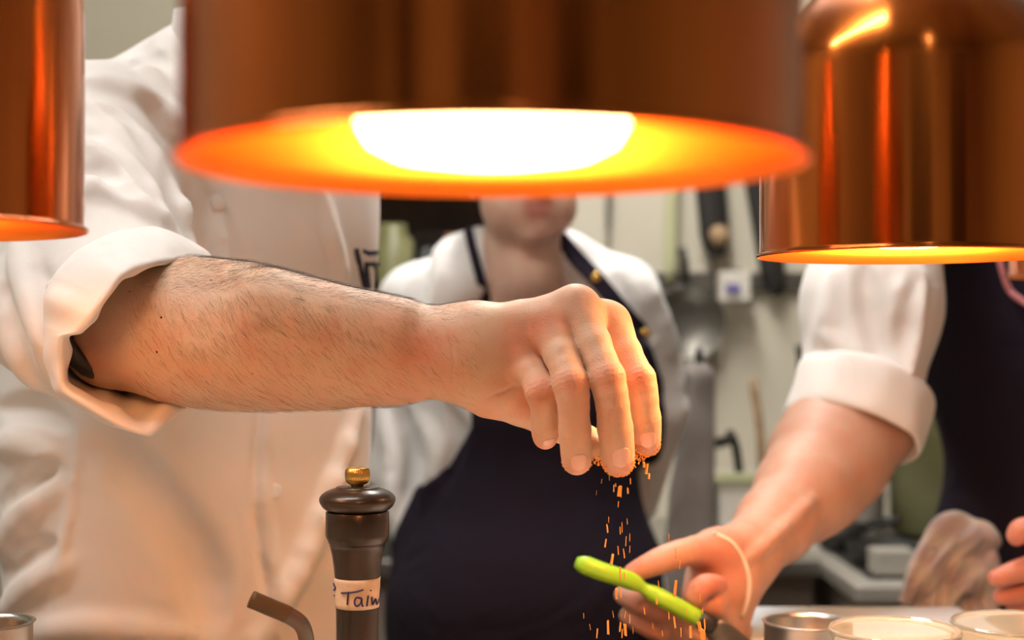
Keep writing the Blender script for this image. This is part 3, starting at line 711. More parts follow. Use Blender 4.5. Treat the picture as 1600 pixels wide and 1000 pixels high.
# --- hair on the forearm (fine strands nobody could count)
kd = rng.permutation(len(V)); i0 = ((V[kd]-F1.lo)/F1.h).astype(int); HV = []; HF = []; cntr = 0
def gradF(p):
    i = np.clip(np.round((p-F1.lo)/F1.h).astype(int), 2, F1.n-3)
    g = np.array([F1.d[i[0]+2, i[1], i[2]]-F1.d[i[0]-2, i[1], i[2]], F1.d[i[0], i[1]+2, i[2]]-F1.d[i[0], i[1]-2, i[2]], F1.d[i[0], i[1], i[2]+2]-F1.d[i[0], i[1], i[2]-2]])
    return g/(np.linalg.norm(g)+1e-9)
xa, xb = P(225, 500, 1.05)[0], P(745, 500, 1.0)[0]
for vi in kd:
    p = V[vi]
    if cntr > 5200: break
    if not (xa < p[0] < xb): continue
    n = gradF(p)
    if n[1] > .35: continue
    u = (p[0]-xa)/(xb-xa); zt = n[2]
    dens = (1 if zt > .55 else .55 if zt > -.25 else .22)*(1-.65*max(0, u-.72)/.28)*(.4+.6*min(1, u/.2))
    if rng.random() > dens: continue
    down = -.9 if zt < .5 else -.1
    dr = np.array([.8+rng.normal()*.22, -.1, down*(1-.3*u)+rng.normal()*.25]); L = rng.uniform(.006, .013)*(1 if u < .8 else .7)
    q = p.copy(); line = [p-n*.0004]; lift = rng.uniform(.10, .38)*(1.4 if zt > .6 else 1)
    dr += rng.normal(size=3)*.1
    for s in range(4):
        nn = gradF(q); t = dr-nn*(dr @ nn); t /= np.linalg.norm(t)+1e-9
        q = q+(t+nn*(lift*(1-.45*s)))*L/4; line.append(q.copy()); dr[2] -= .12
    r0 = rng.uniform(.00004, .00009)
    b = len(HV)
    T = line[-1]-line[0]; T /= np.linalg.norm(T)+1e-9; a1 = np.cross(T, [0, 0, 1.]); a1 /= np.linalg.norm(a1)+1e-9; a2 = np.cross(T, a1)
    for s, c in enumerate(line):
        rr = r0*(1-.18*s)
        for a in (0, 2.094, 4.189): HV.append(c+(a1*math.cos(a)+a2*math.sin(a))*rr)
    for s in range(4):
        for a in range(3): HF.append((b+s*3+a, b+s*3+(a+1) % 3, b+s*3+3+(a+1) % 3, b+s*3+3+a))
    cntr += 1
h = fast_mesh('forearm_hair', np.array(HV), np.array(HF), 'armhair', man); h['kind'] = 'stuff'
for k, (px, py) in enumerate([(203, 456), (245, 550), (395, 583), (470, 597), (252, 496), (330, 438)]):
    c = F1.ray(px, py, .8, 1.2); lathe('mole', [(0, -.0005), (.0007, -.0003), (.0007, .0002), (0, .0005)], c, 'hair', man, 10, axis=CAMP-c)
del F1.d

# --- white jacket: torso, neck, both sleeves
J = Field(C1+[-.36, -.50, ZC-.12], C1+[.33, .30, 1.66], .0035)
def torso_f(X, a0=.189, b0=.138):
    dx, dy = X[0]-C1[0], X[1]-C1[1]; u = R1[0, 0]*dx+R1[0, 1]*dy; v = R1[1, 0]*dx+R1[1, 1]*dy; z = X[2]
    taper = 1-.12*np.clip((1.18-z)/.4, 0, 1)+.05*np.clip((z-1.22)/.2, 0, 1)
    a = a0*taper; b = b0*taper
    k0 = np.sqrt((u/a)**2+(v/b)**2+1e-9); k1 = np.sqrt((u/a**2)**2+(v/b**2)**2+1e-9)
    return np.maximum(k0*(k0-1)/k1*.9, z-1.42)
J.put(torso_f, J.lo, J.lo+J.n*J.h, .01)
J.chain([SH+[0, 0, -.006], P(205, 182, 1.32), P(258, 140, 1.36), P(300, 108, 1.37)], [.062, .042, .040, .044], .02)
J.chain([SH+[.02, .02, -.03], HIP((-.08, -.02, 1.42)), NB+[0, 0, -.05]], [.055, .07, .07], .05); J.cone(NB+[0, .01, -.05], LS, .062, .055, .05)
J.ell(HIP((0, -.01, 1.37)), (.160, .120, .10), R1, k=.05)
J.cone(SH, SH*.45+ELB*.55, .070, .066, .05)
BCC = P(190, 492, 1.10); J.cone(SH*.6+ELB*.4, BCC, .070, .073, .03)
J.cone(P(100, 330, 1.17), P(112, 520, 1.12), .055, .050, .03)
J.cone(P(35, 500, 1.14), P(60, 380, 1.2), .035, .04, .04)
J.cone(LS, LE, .062, .056, .03); J.cone(LE, LE*.6+LW*.4, .056, .050, .02)
J.noise(.0012, 16, seed=2)
# folds of the shoulder and sleeve
for pl, r in (([(135, 128), (185, 138), (235, 165), (275, 215), (298, 250)], .012), ([(205, 98), (240, 130), (275, 175), (300, 215)], .011),
              ([(118, 172), (170, 185), (215, 225), (262, 290), (290, 340)], .014), ([(120, 225), (165, 240), (215, 285), (250, 340)], .012),
              ([(250, 60), (262, 90), (300, 150)], .010), ([(118, 300), (160, 296), (215, 318), (262, 350)], .010), ([(30, 380), (45, 440), (75, 520), (85, 590)], .014),
              ([(4, 420), (20, 520), (55, 600)], .012), ([(0, 700), (40, 690), (90, 720)], .014), ([(0, 860), (40, 800), (95, 760)], .014), ([(0, 960), (60, 905), (110, 880)], .012),
              ([(60, 985), (160, 975), (290, 990)], .014), ([(340, 330), (352, 420), (380, 470)], .007), ([(500, 300), (520, 380), (535, 440)], .007)):
    J.fold(pl, r*.75, .012, 'u', .36, .9, 1.9)
for pl, r in (([(165, 160), (205, 178), (245, 235), (280, 300)], .010), ([(225, 150), (262, 200), (292, 245)], .009), ([(120, 200), (170, 212), (220, 260), (255, 315)], .009),
              ([(122, 262), (170, 270), (215, 300)], .008), ([(60, 420), (78, 480), (88, 540)], .008), ([(0, 640), (50, 640), (100, 665)], .014), ([(0, 790), (45, 750), (85, 726)], .010), ([(0, 900), (45, 868), (80, 850)], .010),
              ([(265, 250), (285, 310), (300, 380)], .012), ([(205, 98), (235, 88), (262, 100)], .004)):
    J.fold(pl, r*.7, .010, 's', .55, .9, 1.9)
# front flap edge, side seam, collar edge
J.fold([(408, 636), (405, 720), (406, 800), (414, 880), (424, 940), (428, 1010)], .0085, .003, 's', .75, 1.1, 1.6)
J.fold([(416, 636), (413, 720), (414, 800), (424, 880), (434, 940), (438, 1010)], .0065, .006, 'u', .8, 1.1, 1.6)
J.fold([(318, 290), (335, 330), (352, 400)], .004, .004, 's', .5, 1.1, 1.6)
J.fold([(128, 640), (118, 740), (100, 850), (72, 950)], .0050, .003, 'u', .75, 1.1, 1.6)
J.fold([(560, 640), (480, 860), (400, 1000)], .006, .02, 'u', .5, 1.1, 1.6)
J.fold([(180, 700), (300, 860), (330, 960)], .008, .03, 's', .6, 1.1, 1.6)
# collar opening and hollow sleeve end
J.cone(NB+[0, 0, -.02], HC, .058, .070, .006, 's')
J.cone(P(190, 500, 1.10), P(245, 560, .98), .052, .066, .006, 's')
Vj, Qj = surface(J); Vj = relax(Vj, Qj, 2, .5)
jack = fast_mesh('jacket', Vj, Qj, 'white_cloth', man)
# turned-up collar
cb = []; n_ = 48
Vc = []; Fc_ = []
for j in range(n_):
    a = -math.pi*.5+.14+(2*math.pi-.28)*j/(n_-1)
    for r_, z_ in ((.062, 1.515), (.063, 1.545), (.067, 1.566), (.070, 1.567), (.0725, 1.545), (.074, 1.505)):
        bk = .010*math.sin(a); Vc.append(HIP((.02+r_*math.cos(a), -.088+r_*math.sin(a)*1.0, z_+bk)))
for j in range(n_-1):
    for i in range(6): Fc_.append((j*6+i, j*6+(i+1) % 6, (j+1)*6+(i+1) % 6, (j+1)*6+i))
Fc_ += [tuple(range(6))[::-1], tuple(range((n_-1)*6, n_*6))]
mesh_obj('collar', Vc, Fc_, 'white_cloth', man)
# logo embroidered on the chest, cut by the body's edge
zq = lambda *q: [(480+x*.16, 340+y*.16) for x, y in q]
decal('chest_lettering', [zq((462, 305), (505, 300), (548, 530), (506, 530)), zq((500, 500), (545, 500), (606, 785), (570, 790)), zq((545, 305), (600, 325), (600, 370), (545, 348)), zq((598, 325), (692, 318), (692, 366), (598, 372)),
      zq((562, 435), (708, 435), (708, 478), (562, 478)), zq((552, 478), (602, 478), (626, 700), (580, 702)), zq((642, 478), (678, 478), (696, 700), (660, 700)), zq((608, 765), (716, 766), (714, 808), (622, 812))], J, 'thread', man, 1.1, 1.75, off=.0016, th=.001)
# buttons
for px, py in ((430, 768), (342, 316)):
    c = J.ray(px, py, 1.1, 1.7); lathe('button', [(0, 0), (.0062, 0), (.0072, .001), (.0068, .0022), (.004, .0018), (0, .002)], c, 'white_cloth', man, 24, axis=CAMP-c)
# --- the rolled cuff: a stiff folded band around the elbow
def loop(lst, n=72):
    p = np.array([P(*q) for q in lst]); p = np.vstack([p, p[:1]]); 
    s = np.r_[0, np.cumsum(np.linalg.norm(np.diff(p, axis=0), axis=1))]; u = np.linspace(0, s[-1], n, endpoint=False)
    return np.stack([np.interp(u, s, p[:, i]) for i in range(3)], 1)
RIM = [(322, 412, 1.085), (292, 404, 1.055), (255, 405, 1.02), (215, 413, .99), (186, 428, .975), (160, 462, .968), (138, 492, .968), (117, 519, .975), (94, 526, .985),
       (91, 560, .995), (96, 609, 1.00), (148, 644, 1.00), (192, 669, 1.00), (235, 682, 1.005), (266, 657, 1.03), (298, 629, 1.07), (325, 590, 1.12), (345, 520, 1.14), (345, 450, 1.12)]
BACK = [(318, 402, 1.115), (285, 372, 1.10), (236, 350, 1.075), (175, 362, 1.05), (116, 390, 1.025), (78, 430, 1.01), (66, 462, 1.01), (66, 495, 1.02), (72, 520, 1.03),
        (80, 560, 1.05), (88, 600, 1.06), (125, 622, 1.075), (160, 628, 1.09), (200, 630, 1.10), (240, 610, 1.12), (275, 580, 1.14), (300, 540, 1.16), (320, 480, 1.17), (325, 430, 1.14)]
def match(lst, n):   # same parameterisation for both loops: n points per given corner
    p = np.array([P(*q) for q in lst]); m = len(p); out = []
    for i in range(m):
        p0, p1, p2, p3 = p[(i-1) % m], p[i], p[(i+1) % m], p[(i+2) % m]
        for t in np.arange(n)/n:
            cr = .5*((2*p1)+(-p0+p2)*t+(2*p0-5*p1+4*p2-p3)*t*t+(-p0+3*p1-3*p2+p3)*t**3); ln = p1*(1-t)+p2*t
            out.append(cr*.6+ln*.4)
    return np.array(out)
rim = match(RIM, 5); back = match(BACK, 5); cen = rim.mean(0)
ax = rim.mean(0)-back.mean(0); ax /= np.linalg.norm(ax)
mid_ = rim*.5+back*.5; out_ = mid_-mid_.mean(0); out_ -= np.outer(out_ @ ax, ax); on = out_/np.linalg.norm(out_, axis=1)[:, None]
n_ = len(rim); wv = np.sin(np.arange(n_)*2*math.pi/n_*7)*.0011+np.sin(np.arange(n_)*2*math.pi/n_*13+1)*.0007
prof = []
th = .0042
prof.append(back-on*.010)
prof.append(back)
for t in (.2, .4, .6, .8, .93): prof.append(back*(1-t)+rim*t+on*(.0055*math.sin(math.pi*t)+.0006)+on*(wv*math.sin(math.pi*t)*1.2)[:, None])
prof.append(rim+on*.0006+ax*.0010); prof.append(rim-on*.0022+ax*.0022); prof.append(rim-on*.0046+ax*.0008)
for t in (.9, .7, .45, .2, -.1, -.5): 
    prof.append(back*(1-t)+rim*t-on*(.0065+.004*math.sin(3*math.pi*(1-t)))-on*(wv*1.5)[:, None]-(on*(.012*max(0, .45-t))))
Vk = np.vstack(prof); Fk = []
for i in range(len(prof)-1):
    for j in range(n_): Fk.append((i*n_+j, i*n_+(j+1) % n_, (i+1)*n_+(j+1) % n_, (i+1)*n_+j))
cf = mesh_obj('sleeve_cuff', Vk, Fk, 'white_cloth', man); sb = cf.modifiers.new('soft', 'SUBSURF'); sb.levels = 1; sb.render_levels = 2
tube('cuff_shade_strip', spline([P(92, 522, 1.03), P(104, 545, 1.03), P(140, 580, 1.04), P(170, 590, 1.06)], 12), [.006, .009, .009, .008, .008, .007, .006, .006, .005, .004, .004, .003], 'cuff_shade', man, 14, .5)  # black strip standing in for the deep shade between arm and cuff
# --- apron-less front: trousers and shoes
legs(man, (C1[0], C1[1]), YAW1)
del J.d
# ------------------------------------------------------------------ 2. the woman in the middle
def torso_field(G, C, R, a0, b0, ztop, waist=1.08, wk=.12, k=.01):
    def f(X):
        dx, dy = X[0]-C[0], X[1]-C[1]; u = R[0, 0]*dx+R[0, 1]*dy; v = R[1, 0]*dx+R[1, 1]*dy; z = X[2]
        t = 1-wk*np.exp(-((z-waist)/.12)**2)
        a, b = a0*t, b0*t; k0 = np.sqrt((u/a)**2+(v/b)**2+1e-9); k1 = np.sqrt((u/a**2)**2+(v/b**2)**2+1e-9)
        return np.maximum(k0*(k0-1)/k1*.9, z-ztop)
    G.put(f, G.lo, G.lo+G.n*G.h, k)
def inpoly(px, py, poly):
    ins = np.zeros(px.shape, bool); n = len(poly)
    for i in range(n):
        x0, y0 = poly[i]; x1, y1 = poly[(i+1) % n]
        if y0 == y1: continue
        c = ((y0 > py) != (y1 > py)) & (px < (x1-x0)*(py-y0)/(y1-y0)+x0); ins ^= c
    return ins
def polydist(px, py, poly):
    d = np.full(px.shape, 1e9); n = len(poly)
    for i in range(n):
        a = np.array(poly[i], float); b = np.array(poly[(i+1) % n], float); ba = b-a
        t = np.clip(((px-a[0])*ba[0]+(py-a[1])*ba[1])/(ba @ ba+1e-12), 0, 1)
        d = np.minimum(d, np.hypot(px-a[0]-ba[0]*t, py-a[1]-ba[1]*t))
    return np.where(inpoly(px, py, poly), -d, d)
def cut_cloth(G, C, R, depth, outline, off=.006, ymax=.02):
    """cloth cut to an outline (photo points at one depth, kept in metres) lying on the front of field G"""
    pw = [P(x, y, depth) for x, y in outline]; pl = [((p[0]-C[0]), p[2]) for p in pw]
    XX, ZZ = np.meshgrid(G.ax[0]-C[0], G.ax[2], indexing='ij')
    m = polydist(XX, ZZ, pl).astype(np.float32)[:, None, :]
    yv = (G.ax[1]-C[1]-ymax)[None, :, None]
    d = np.maximum(np.maximum(G.d-off, m), yv)
    return np.maximum(d, -(G.d+off*.6))
Z2 = 2.08; YAW2 = 10
C2 = P(828, 700, Z2); C2[2] = 0; R2 = yawR(YAW2); L2 = lambda v: loc2w(C2, R2, v)
wom = empty('person', (C2[0], C2[1], 0), 'woman in a white shirt and navy apron standing behind the seasoning hand, face half hidden', 'person')
HC2 = P(816, 283, 2.04)
B2 = Field(C2+[-.34, -.40, .64], C2+[.34, .24, HC2[2]+.18], .005)
torso_field(B2, C2, R2, .148, .092, 1.20, k=.02); B2.ell(L2((0, .0, 1.22)), (.135, .08, .08), R2, k=.04)
B2.cone(L2((0, -.005, 1.22)), HC2+[0, .02, -.05], .052, .050, .03)
B2.cone(P(820, 430, 2.04), P(812, 380, 2.05), .050, .052, .02)
eyes, lip2, LH2 = head_shape(B2, HC2, 14, s=.93, round_=True)
SR, SL = P(652, 472, 2.12), P(972, 462, 2.10)
ER, EL = P(626, 735, 2.13), P(1022, 640, 2.16)
WR, WL = P(700, 985, 2.02), P(975, 860, 2.20)
for a, b in ((SR, ER), (SL, EL)): B2.cone(L2((0, 0, 1.22))*.3+a*.7, a, .04, .038, .03); B2.cone(a, b, .038, .033, .02)
for a, b in ((ER, WR), (EL, WL)): B2.cone(a, b, .033, .022, .02)
for w_ in (WR, WL): hand_shape(B2, w_, (0, -.7, -.7), (0, -.5, .5), (1 if w_ is WR else -1, 0, 0), size=.9)
V, Q = surface(B2); V = relax(V, Q)
fast_mesh('body', V, Q, 'skin_b', wom, blobs(V, [(lip2, .019, 1.0), (lip2+[.012, 0, 0], .012, .5), (lip2-[.012, 0, 0], .012, .5)])); add_eyes(eyes, LH2, wom); hair_cap(LH2, wom, yawR(14), .93)
S2 = Field(C2+[-.36, -.24, .66], C2+[.36, .26, 1.46], .005)
torso_field(S2, C2, R2, .175, .122, 1.24, k=.03); S2.ell(L2((0, 0, .86)), (.205, .14, .17), R2, k=.05)
S2.ell(L2((.055, -.07, 1.19)), (.07, .055, .07), R2, k=.05); S2.ell(L2((-.055, -.07, 1.19)), (.07, .055, .07), R2, k=.05)
S2.cone(P(745, 420, 2.10), SR, .040, .052, .05); S2.cone(P(885, 415, 2.10), SL, .040, .050, .05)
S2.cone(P(750, 385, 2.11), P(720, 400, 2.12), .030, .034, .03); S2.cone(P(872, 385, 2.11), P(905, 405, 2.12), .030, .034, .03)
for a, b, c, r in ((SR, ER, WR, .052), (SL, EL, WL, .050)): S2.cone(a, b, r, .046, .03); S2.cone(b, b*.35+c*.65, .048, .036, .02)
S2.noise(.0016, 22, seed=5)
for pl, r in (([(700, 380), (670, 440), (640, 520)], .010), ([(905, 380), (950, 440), (985, 520)], .010), ([(650, 640), (690, 700), (670, 780)], .014), ([(600, 650), (620, 720), (610, 800)], .012), ([(1010, 440), (1040, 520), (1062, 600)], .010), ([(780, 440), (810, 470), (840, 480)], .006)):
    S2.fold(pl, r, .02, 'u', .4, 1.7, 2.4)
for pl, r in (([(670, 400), (650, 460), (625, 540)], .009), ([(620, 640), (655, 700), (640, 780)], .014), ([(700, 640), (720, 690), (700, 760)], .010), ([(930, 370), (965, 440), (1000, 530)], .007)):
    S2.fold(pl, r, .016, 's', .7, 1.7, 2.4)
# v-shaped neckline
S2.cone(P(812, 300, 2.0), P(812, 372, 2.03), .064, .060, .004, 's')
S2.cone(P(814, 375, 2.00), P(832, 448, 1.965), .053, .014, .004, 's'); S2.cone(P(832, 440, 1.93), P(834, 462, 1.93), .03, .012, .004, 's')
V, Q = surface(S2); fast_mesh('shirt', relax(V, Q), Q, 'woman_shirt', wom)
APR = [(735, 640), (765, 500), (800, 492), (985, 508), (1003, 512), (1030, 545), (1052, 600), (1058, 680), (1048, 800), (1045, 1300), (590, 1300), (594, 900), (606, 850), (640, 775), (700, 730), (735, 670)]
D = cut_cloth(S2, C2, R2, 1.97, APR, .006, .05)
V, Q = surface(S2, D); ap = fast_mesh('apron', relax(V, Q, 2), Q, 'navy', wom)
ap['label'] = 'navy blue bib apron'
def strap(pix, w, F, m, parent, dmin, dmax, th=.003, off=.002, name='apron_strap'):
    s = spline(np.array(pix, float), 26); q = np.array([F.ray(a, b, dmin, dmax) for a, b in s])
    for _ in range(4): q[1:-1] = (q[:-2]+q[2:]+2*q[1:-1])/4
    V = []; n = len(q); T = np.gradient(q, axis=0)
    for i in range(n):
        c = (CAMP-q[i])/np.linalg.norm(CAMP-q[i]); t = T[i]/np.linalg.norm(T[i]); sd = np.cross(t, c); sd /= np.linalg.norm(sd)
        for a, b in ((-1, 0), (-1, 1), (1, 1), (1, 0)): V.append(q[i]+sd*a*w/2+c*(off+b*th-.004*(1-b)))
    Fc = [(i*4+j, i*4+(j+1) % 4, (i+1)*4+(j+1) % 4, (i+1)*4+j) for i in range(n-1) for j in range(4)]+[(3, 2, 1, 0), (n*4-4, n*4-3, n*4-2, n*4-1)]
    return mesh_obj(name, V, Fc, m, parent, False), q
strap([(731, 356), (740, 395), (752, 440), (768, 500)], .014, S2, 'navy', wom, 1.7, 2.4)
_, q = strap([(868, 366), (898, 400), (935, 440), (972, 485), (1003, 520)], .024, S2, 'navy', wom, 1.7, 2.4)
for px, py in ((931, 434), (1008, 520)):
    c = S2.ray(px, py, 1.7, 2.4); c = c+(CAMP-c)/np.linalg.norm(CAMP-c)*.007
    lathe('snap_button', [(0, -.003), (.0065, -.003), (.0075, 0), (.005, .0015), (0, .002)], c, 'brass', wom, 24, axis=CAMP-c)
legs(wom, (C2[0], C2[1]), YAW2, z0=.88)
del S2.d, B2.d

# ------------------------------------------------------------------ 3. the cook on the right
Z3 = 1.90; YAW3 = -18
C3 = P(1660, 700, Z3); C3[2] = 0; R3 = yawR(YAW3); L3 = lambda v: loc2w(C3, R3, v)
cook = empty('person', (C3[0], C3[1], 0), 'person at the right edge in dark apron and rolled sleeve holding a green tool', 'person')
HC3 = L3((0, -.04, 1.70))
SH3, E3, W3 = P(1385, 260, 1.80), P(1338, 610, 1.64), P(1160, 878, 1.40)
# forearm and hand that holds the tool
G3 = Field([P(930, 800, 1.3)[0]-.01, 1.20, P(1100, 1060, 1.35)[2]], [P(1450, 600, 1.7)[0]+.02, 1.76, P(1300, 560, 1.6)[2]], .0022)
ch = [(1322, 640, 1.63, 78), (1290, 715, 1.585, 84), (1255, 770, 1.53, 72), (1210, 820, 1.47, 56), (1168, 866, 1.40, 49)]
G3.chain([P(a, b, d) for a, b, d, r in ch], [r/FPX*d for a, b, d, r in ch], .02)
G3.cone(P(1380, 655, 1.63), P(1300, 770, 1.55), .045, .030, .03)
G3.chain([P(1168, 866, 1.40), P(1130, 905, 1.36), P(1105, 935, 1.34)], [.028, .032, .024], .02)
G3.cone(P(1162, 850, 1.385), P(1120, 860, 1.345), .020, .021, .015)                     # base of the thumb
G3.cone(P(1150, 900, 1.39), P(1130, 960, 1.36), .024, .022, .02)
def fing(pts, rads, k=.003):
    one = np.full(G3.n, .2, np.float32)
    q = spline([P(*p) for p in pts], 13); r = np.interp(np.linspace(0, 1, 13), np.linspace(0, 1, len(rads)), rads)
    for i in range(12): G3.cone(q[i], q[i+1], r[i], r[i+1], .002, d=one)
    hh = np.maximum(k-np.abs(G3.d-one), 0)/k; G3.d = np.minimum(G3.d, one)-hh*hh*k*.25
fing([(1120, 862, 1.345), (1075, 862, 1.315), (1032, 876, 1.30), (988, 895, 1.295)], [.0195, .0125, .0120, .0085], .01)
fing([(1120, 950, 1.345), (1070, 962, 1.318), (1020, 948, 1.300), (974, 930, 1.312)], [.017, .0125, .0115, .0090], .006)
fing([(1130, 980, 1.35), (1080, 992, 1.325), (1030, 984, 1.310), (982, 962, 1.318)], [.017, .0125, .0115, .0090], .006)
fing([(1150, 960, 1.36), (1115, 955, 1.325), (1085, 938, 1.30), (1100, 916, 1.295), (1122, 914, 1.31)], [.016, .013, .0110, .0105, .0090], .004)
fing([(1155, 985, 1.37), (1130, 975, 1.335), (1118, 950, 1.308), (1128, 932, 1.312)], [.013, .0115, .0100, .0080], .004)
G3.fold([(1270, 780), (1220, 830), (1170, 872)], .004, .01, 'u', .6, 1.2, 1.8)
V, Q = surface(G3); V = relax(V, Q, 1)
r3 = blobs(V, [(P(1130, 870, 1.32), .03, .7), (P(990, 890, 1.29), .02, .6), (P(1050, 950, 1.3), .035, .6), (P(1110, 920, 1.29), .02, .5)])
B3 = Field(C3+[-.42, -.55, .80], C3+[.40, .30, 1.92], .0055)
torso_field(B3, C3, R3, .165, .10, 1.40, waist=1.08, wk=.24, k=.02); B3.ell(L3((0, .0, 1.42)), (.15, .09, .08), R3, k=.04)
B3.cone(L3((0, -.005, 1.42)), HC3+[0, 0, -.05], .060, .055, .03)
eyes, lip3, LH3 = head_shape(B3, HC3, YAW3-12)
B3.cone(L3((-.1, 0, 1.42)), SH3, .045, .045, .03); B3.cone(SH3, E3+[0, .01, 0], .045, .043, .02)
SH3b, E3b, W3b = L3((.20, .0, 1.40)), L3((.24, -.06, 1.12)), P(1745, 905, 1.50)
B3.cone(L3((.1, 0, 1.42)), SH3b, .045, .045, .03); B3.cone(SH3b, E3b, .045, .04, .02); B3.cone(E3b, W3b, .04, .027, .02)
Vb, Qb = surface(B3); Vb = relax(Vb, Qb)
H3 = Field(P(1540, 990, 1.5)-[.02, .09, .03], P(1800, 800, 1.5)+[.02, .09, .03], .0024)
H3.cone(W3b, P(1800, 905, 1.55), .027, .03, .01)
def fing2(pts, rads, k=.004):
    q = spline([P(*p) for p in pts], 11); r = np.interp(np.linspace(0, 1, 11), np.linspace(0, 1, len(rads)), rads)
    one = np.full(H3.n, .2, np.float32)
    for i in range(10): H3.cone(q[i], q[i+1], r[i], r[i+1], .002, d=one)
    hh = np.maximum(k-np.abs(H3.d-one), 0)/k; H3.d = np.minimum(H3.d, one)-hh*hh*k*.25
H3.cone(W3b, P(1670, 900, 1.49), .027, .026, .02); H3.cone(W3b, P(1680, 935, 1.50), .024, .022, .02)
fing2([(1690, 865, 1.47), (1640, 832, 1.46), (1600, 828, 1.46), (1588, 838, 1.46)], [.018, .014, .0125, .010], .01)
fing2([(1670, 885, 1.48), (1630, 882, 1.47), (1590, 893, 1.465), (1558, 903, 1.465)], [.015, .0125, .0115, .0095])
fing2([(1672, 912, 1.49), (1635, 915, 1.48), (1600, 925, 1.475), (1566, 932, 1.475)], [.015, .0125, .0115, .0095])
fing2([(1680, 935, 1.50), (1645, 942, 1.49), (1615, 948, 1.485), (1585, 950, 1.485)], [.014, .0115, .0105, .0085])
fing2([(1690, 950, 1.51), (1660, 962, 1.50), (1635, 965, 1.50), (1615, 965, 1.50)], [.012, .0100, .0095, .008])
Vh, Qh = surface(H3); Vh = relax(Vh, Qh, 1)
n1, n2 = len(V), len(V)+len(Vb)
fast_mesh('body', np.vstack([V, Vb, Vh]), np.vstack([Q, Qb+n1, Qh+n2]), 'skin_c', cook, np.concatenate([r3, blobs(Vb, [(lip3, .015, .9)]), np.full(len(Vh), .75)]))
add_eyes(eyes, LH3, cook); hair_cap(LH3, cook, yawR(YAW3-12))
S3 = Field(C3+[-.44, -.40, .84], C3+[.40, .30, 1.60], .005)
torso_field(S3, C3, R3, .19, .128, 1.42, waist=1.08, wk=.24, k=.03)
S3.ell(L3((0, 0, 1.42)), (.17, .11, .09), R3, k=.06)
S3.cone(L3((-.09, 0, 1.46)), SH3, .05, .066, .05); S3.cone(L3((.09, 0, 1.46)), SH3b, .05, .062, .05)
S3.cone(SH3, P(1362, 480, 1.69), .074, .077, .04); S3.cone(P(1362, 480, 1.69), P(1344, 612, 1.64), .077, .068, .03)
S3.cone(SH3b, E3b, .062, .06, .04); S3.cone(E3b, E3b*.6+W3b*.4, .06, .055, .02)
S3.noise(.0014, 20, seed=8)
for pl, r in (([(1420, 420), (1405, 500), (1400, 590)], .010), ([(1300, 430), (1290, 520), (1300, 590)], .008), ([(1440, 430), (1425, 520), (1410, 600)], .008)): S3.fold(pl, r, .016, 'u', .4, 1.4, 2.2)
for pl, r in (([(1350, 420), (1362, 500), (1390, 580)], .010), ([(1432, 440), (1412, 530), (1404, 600)], .008), ([(1275, 540), (1310, 570), (1380, 590)], .008)): S3.fold(pl, r, .014, 's', .7, 1.4, 2.2)
S3.cone(L3((0, -.02, 1.50)), L3((0, -.05, 1.62)), .062, .075, .005, 's')
D3 = cut_cloth(S3, C3, R3, 1.76, [(1465, 330), (1462, 420), (1450, 520), (1448, 600), (1468, 650), (1490, 720), (1492, 1000), (1480, 1200), (1830, 1200), (1800, 600), (1780, 330)], .007, .06)
V, Q = surface(S3); fast_mesh('shirt', relax(V, Q, 2), Q, 'white_cloth', cook)
V, Q = surface(S3, D3); fast_mesh('apron', relax(V, Q, 2), Q, 'navy', cook)['label'] = 'very dark navy bib apron'
# rolled cuff
cuf = []
n_ = 64; topc = P(1352, 600, 1.64); botc = P(1332, 672, 1.615); axc = botc-topc; axc /= np.linalg.norm(axc)
sx = np.array([1., 0, 0]); sx -= axc*(sx @ axc); sx /= np.linalg.norm(sx); sy_ = np.cross(axc, sx)
for t, r in ((-.004, .066), (-.003, .0765), (.003, .0800), (.02, .0805), (.045, .0795), (.060, .0800), (.066, .0785), (.067, .075), (.062, .071), (.0, .064)):
    for j in range(n_):
        a = 2*math.pi*j/n_; w = .0016*math.sin(5*a+t*60)+.001*math.sin(9*a+1)
        cuf.append(topc+axc*t+(sx*math.cos(a)+sy_*math.sin(a)*.92)*(r+w))
Fc = [(i*n_+j, i*n_+(j+1) % n_, (i+1)*n_+(j+1) % n_, (i+1)*n_+j) for i in range(9) for j in range(n_)]
mesh_obj('sleeve_cuff', cuf, Fc, 'white_cloth', cook).modifiers.new('soft', 'SUBSURF').render_levels = 1
tube('neck_cord', [S3.ray(a, b, 1.4, 2.3)+np.array([0, -.014, 0]) for a, b in spline([(1530, 330), (1550, 385), (1562, 430), (1572, 455), (1590, 470), (1625, 490)], 24)], .0045, 'pink', cook, 10)
# bracelet round the wrist
fr = spline([(1118, 835), (1142, 846), (1160, 870), (1171, 902), (1169, 935), (1160, 962)], 22); fq = np.array([G3.ray(a, b, 1.15, 1.7) for a, b in fr])
for _ in range(3): fq[1:-1] = (fq[:-2]+fq[2:]+2*fq[1:-1])/4
fq = fq+(CAMP-fq)/np.linalg.norm(CAMP-fq, axis=1)[:, None]*.0018; bk = fq[::-1].copy(); bk[:, 1] += .064*np.sin(np.linspace(.35, math.pi-.35, 22))
tube('bracelet', np.vstack([fq, bk, fq[:1]]), .0022, 'bracelet', cook, 8, cap=False)
legs(cook, (C3[0], C3[1]), YAW3)
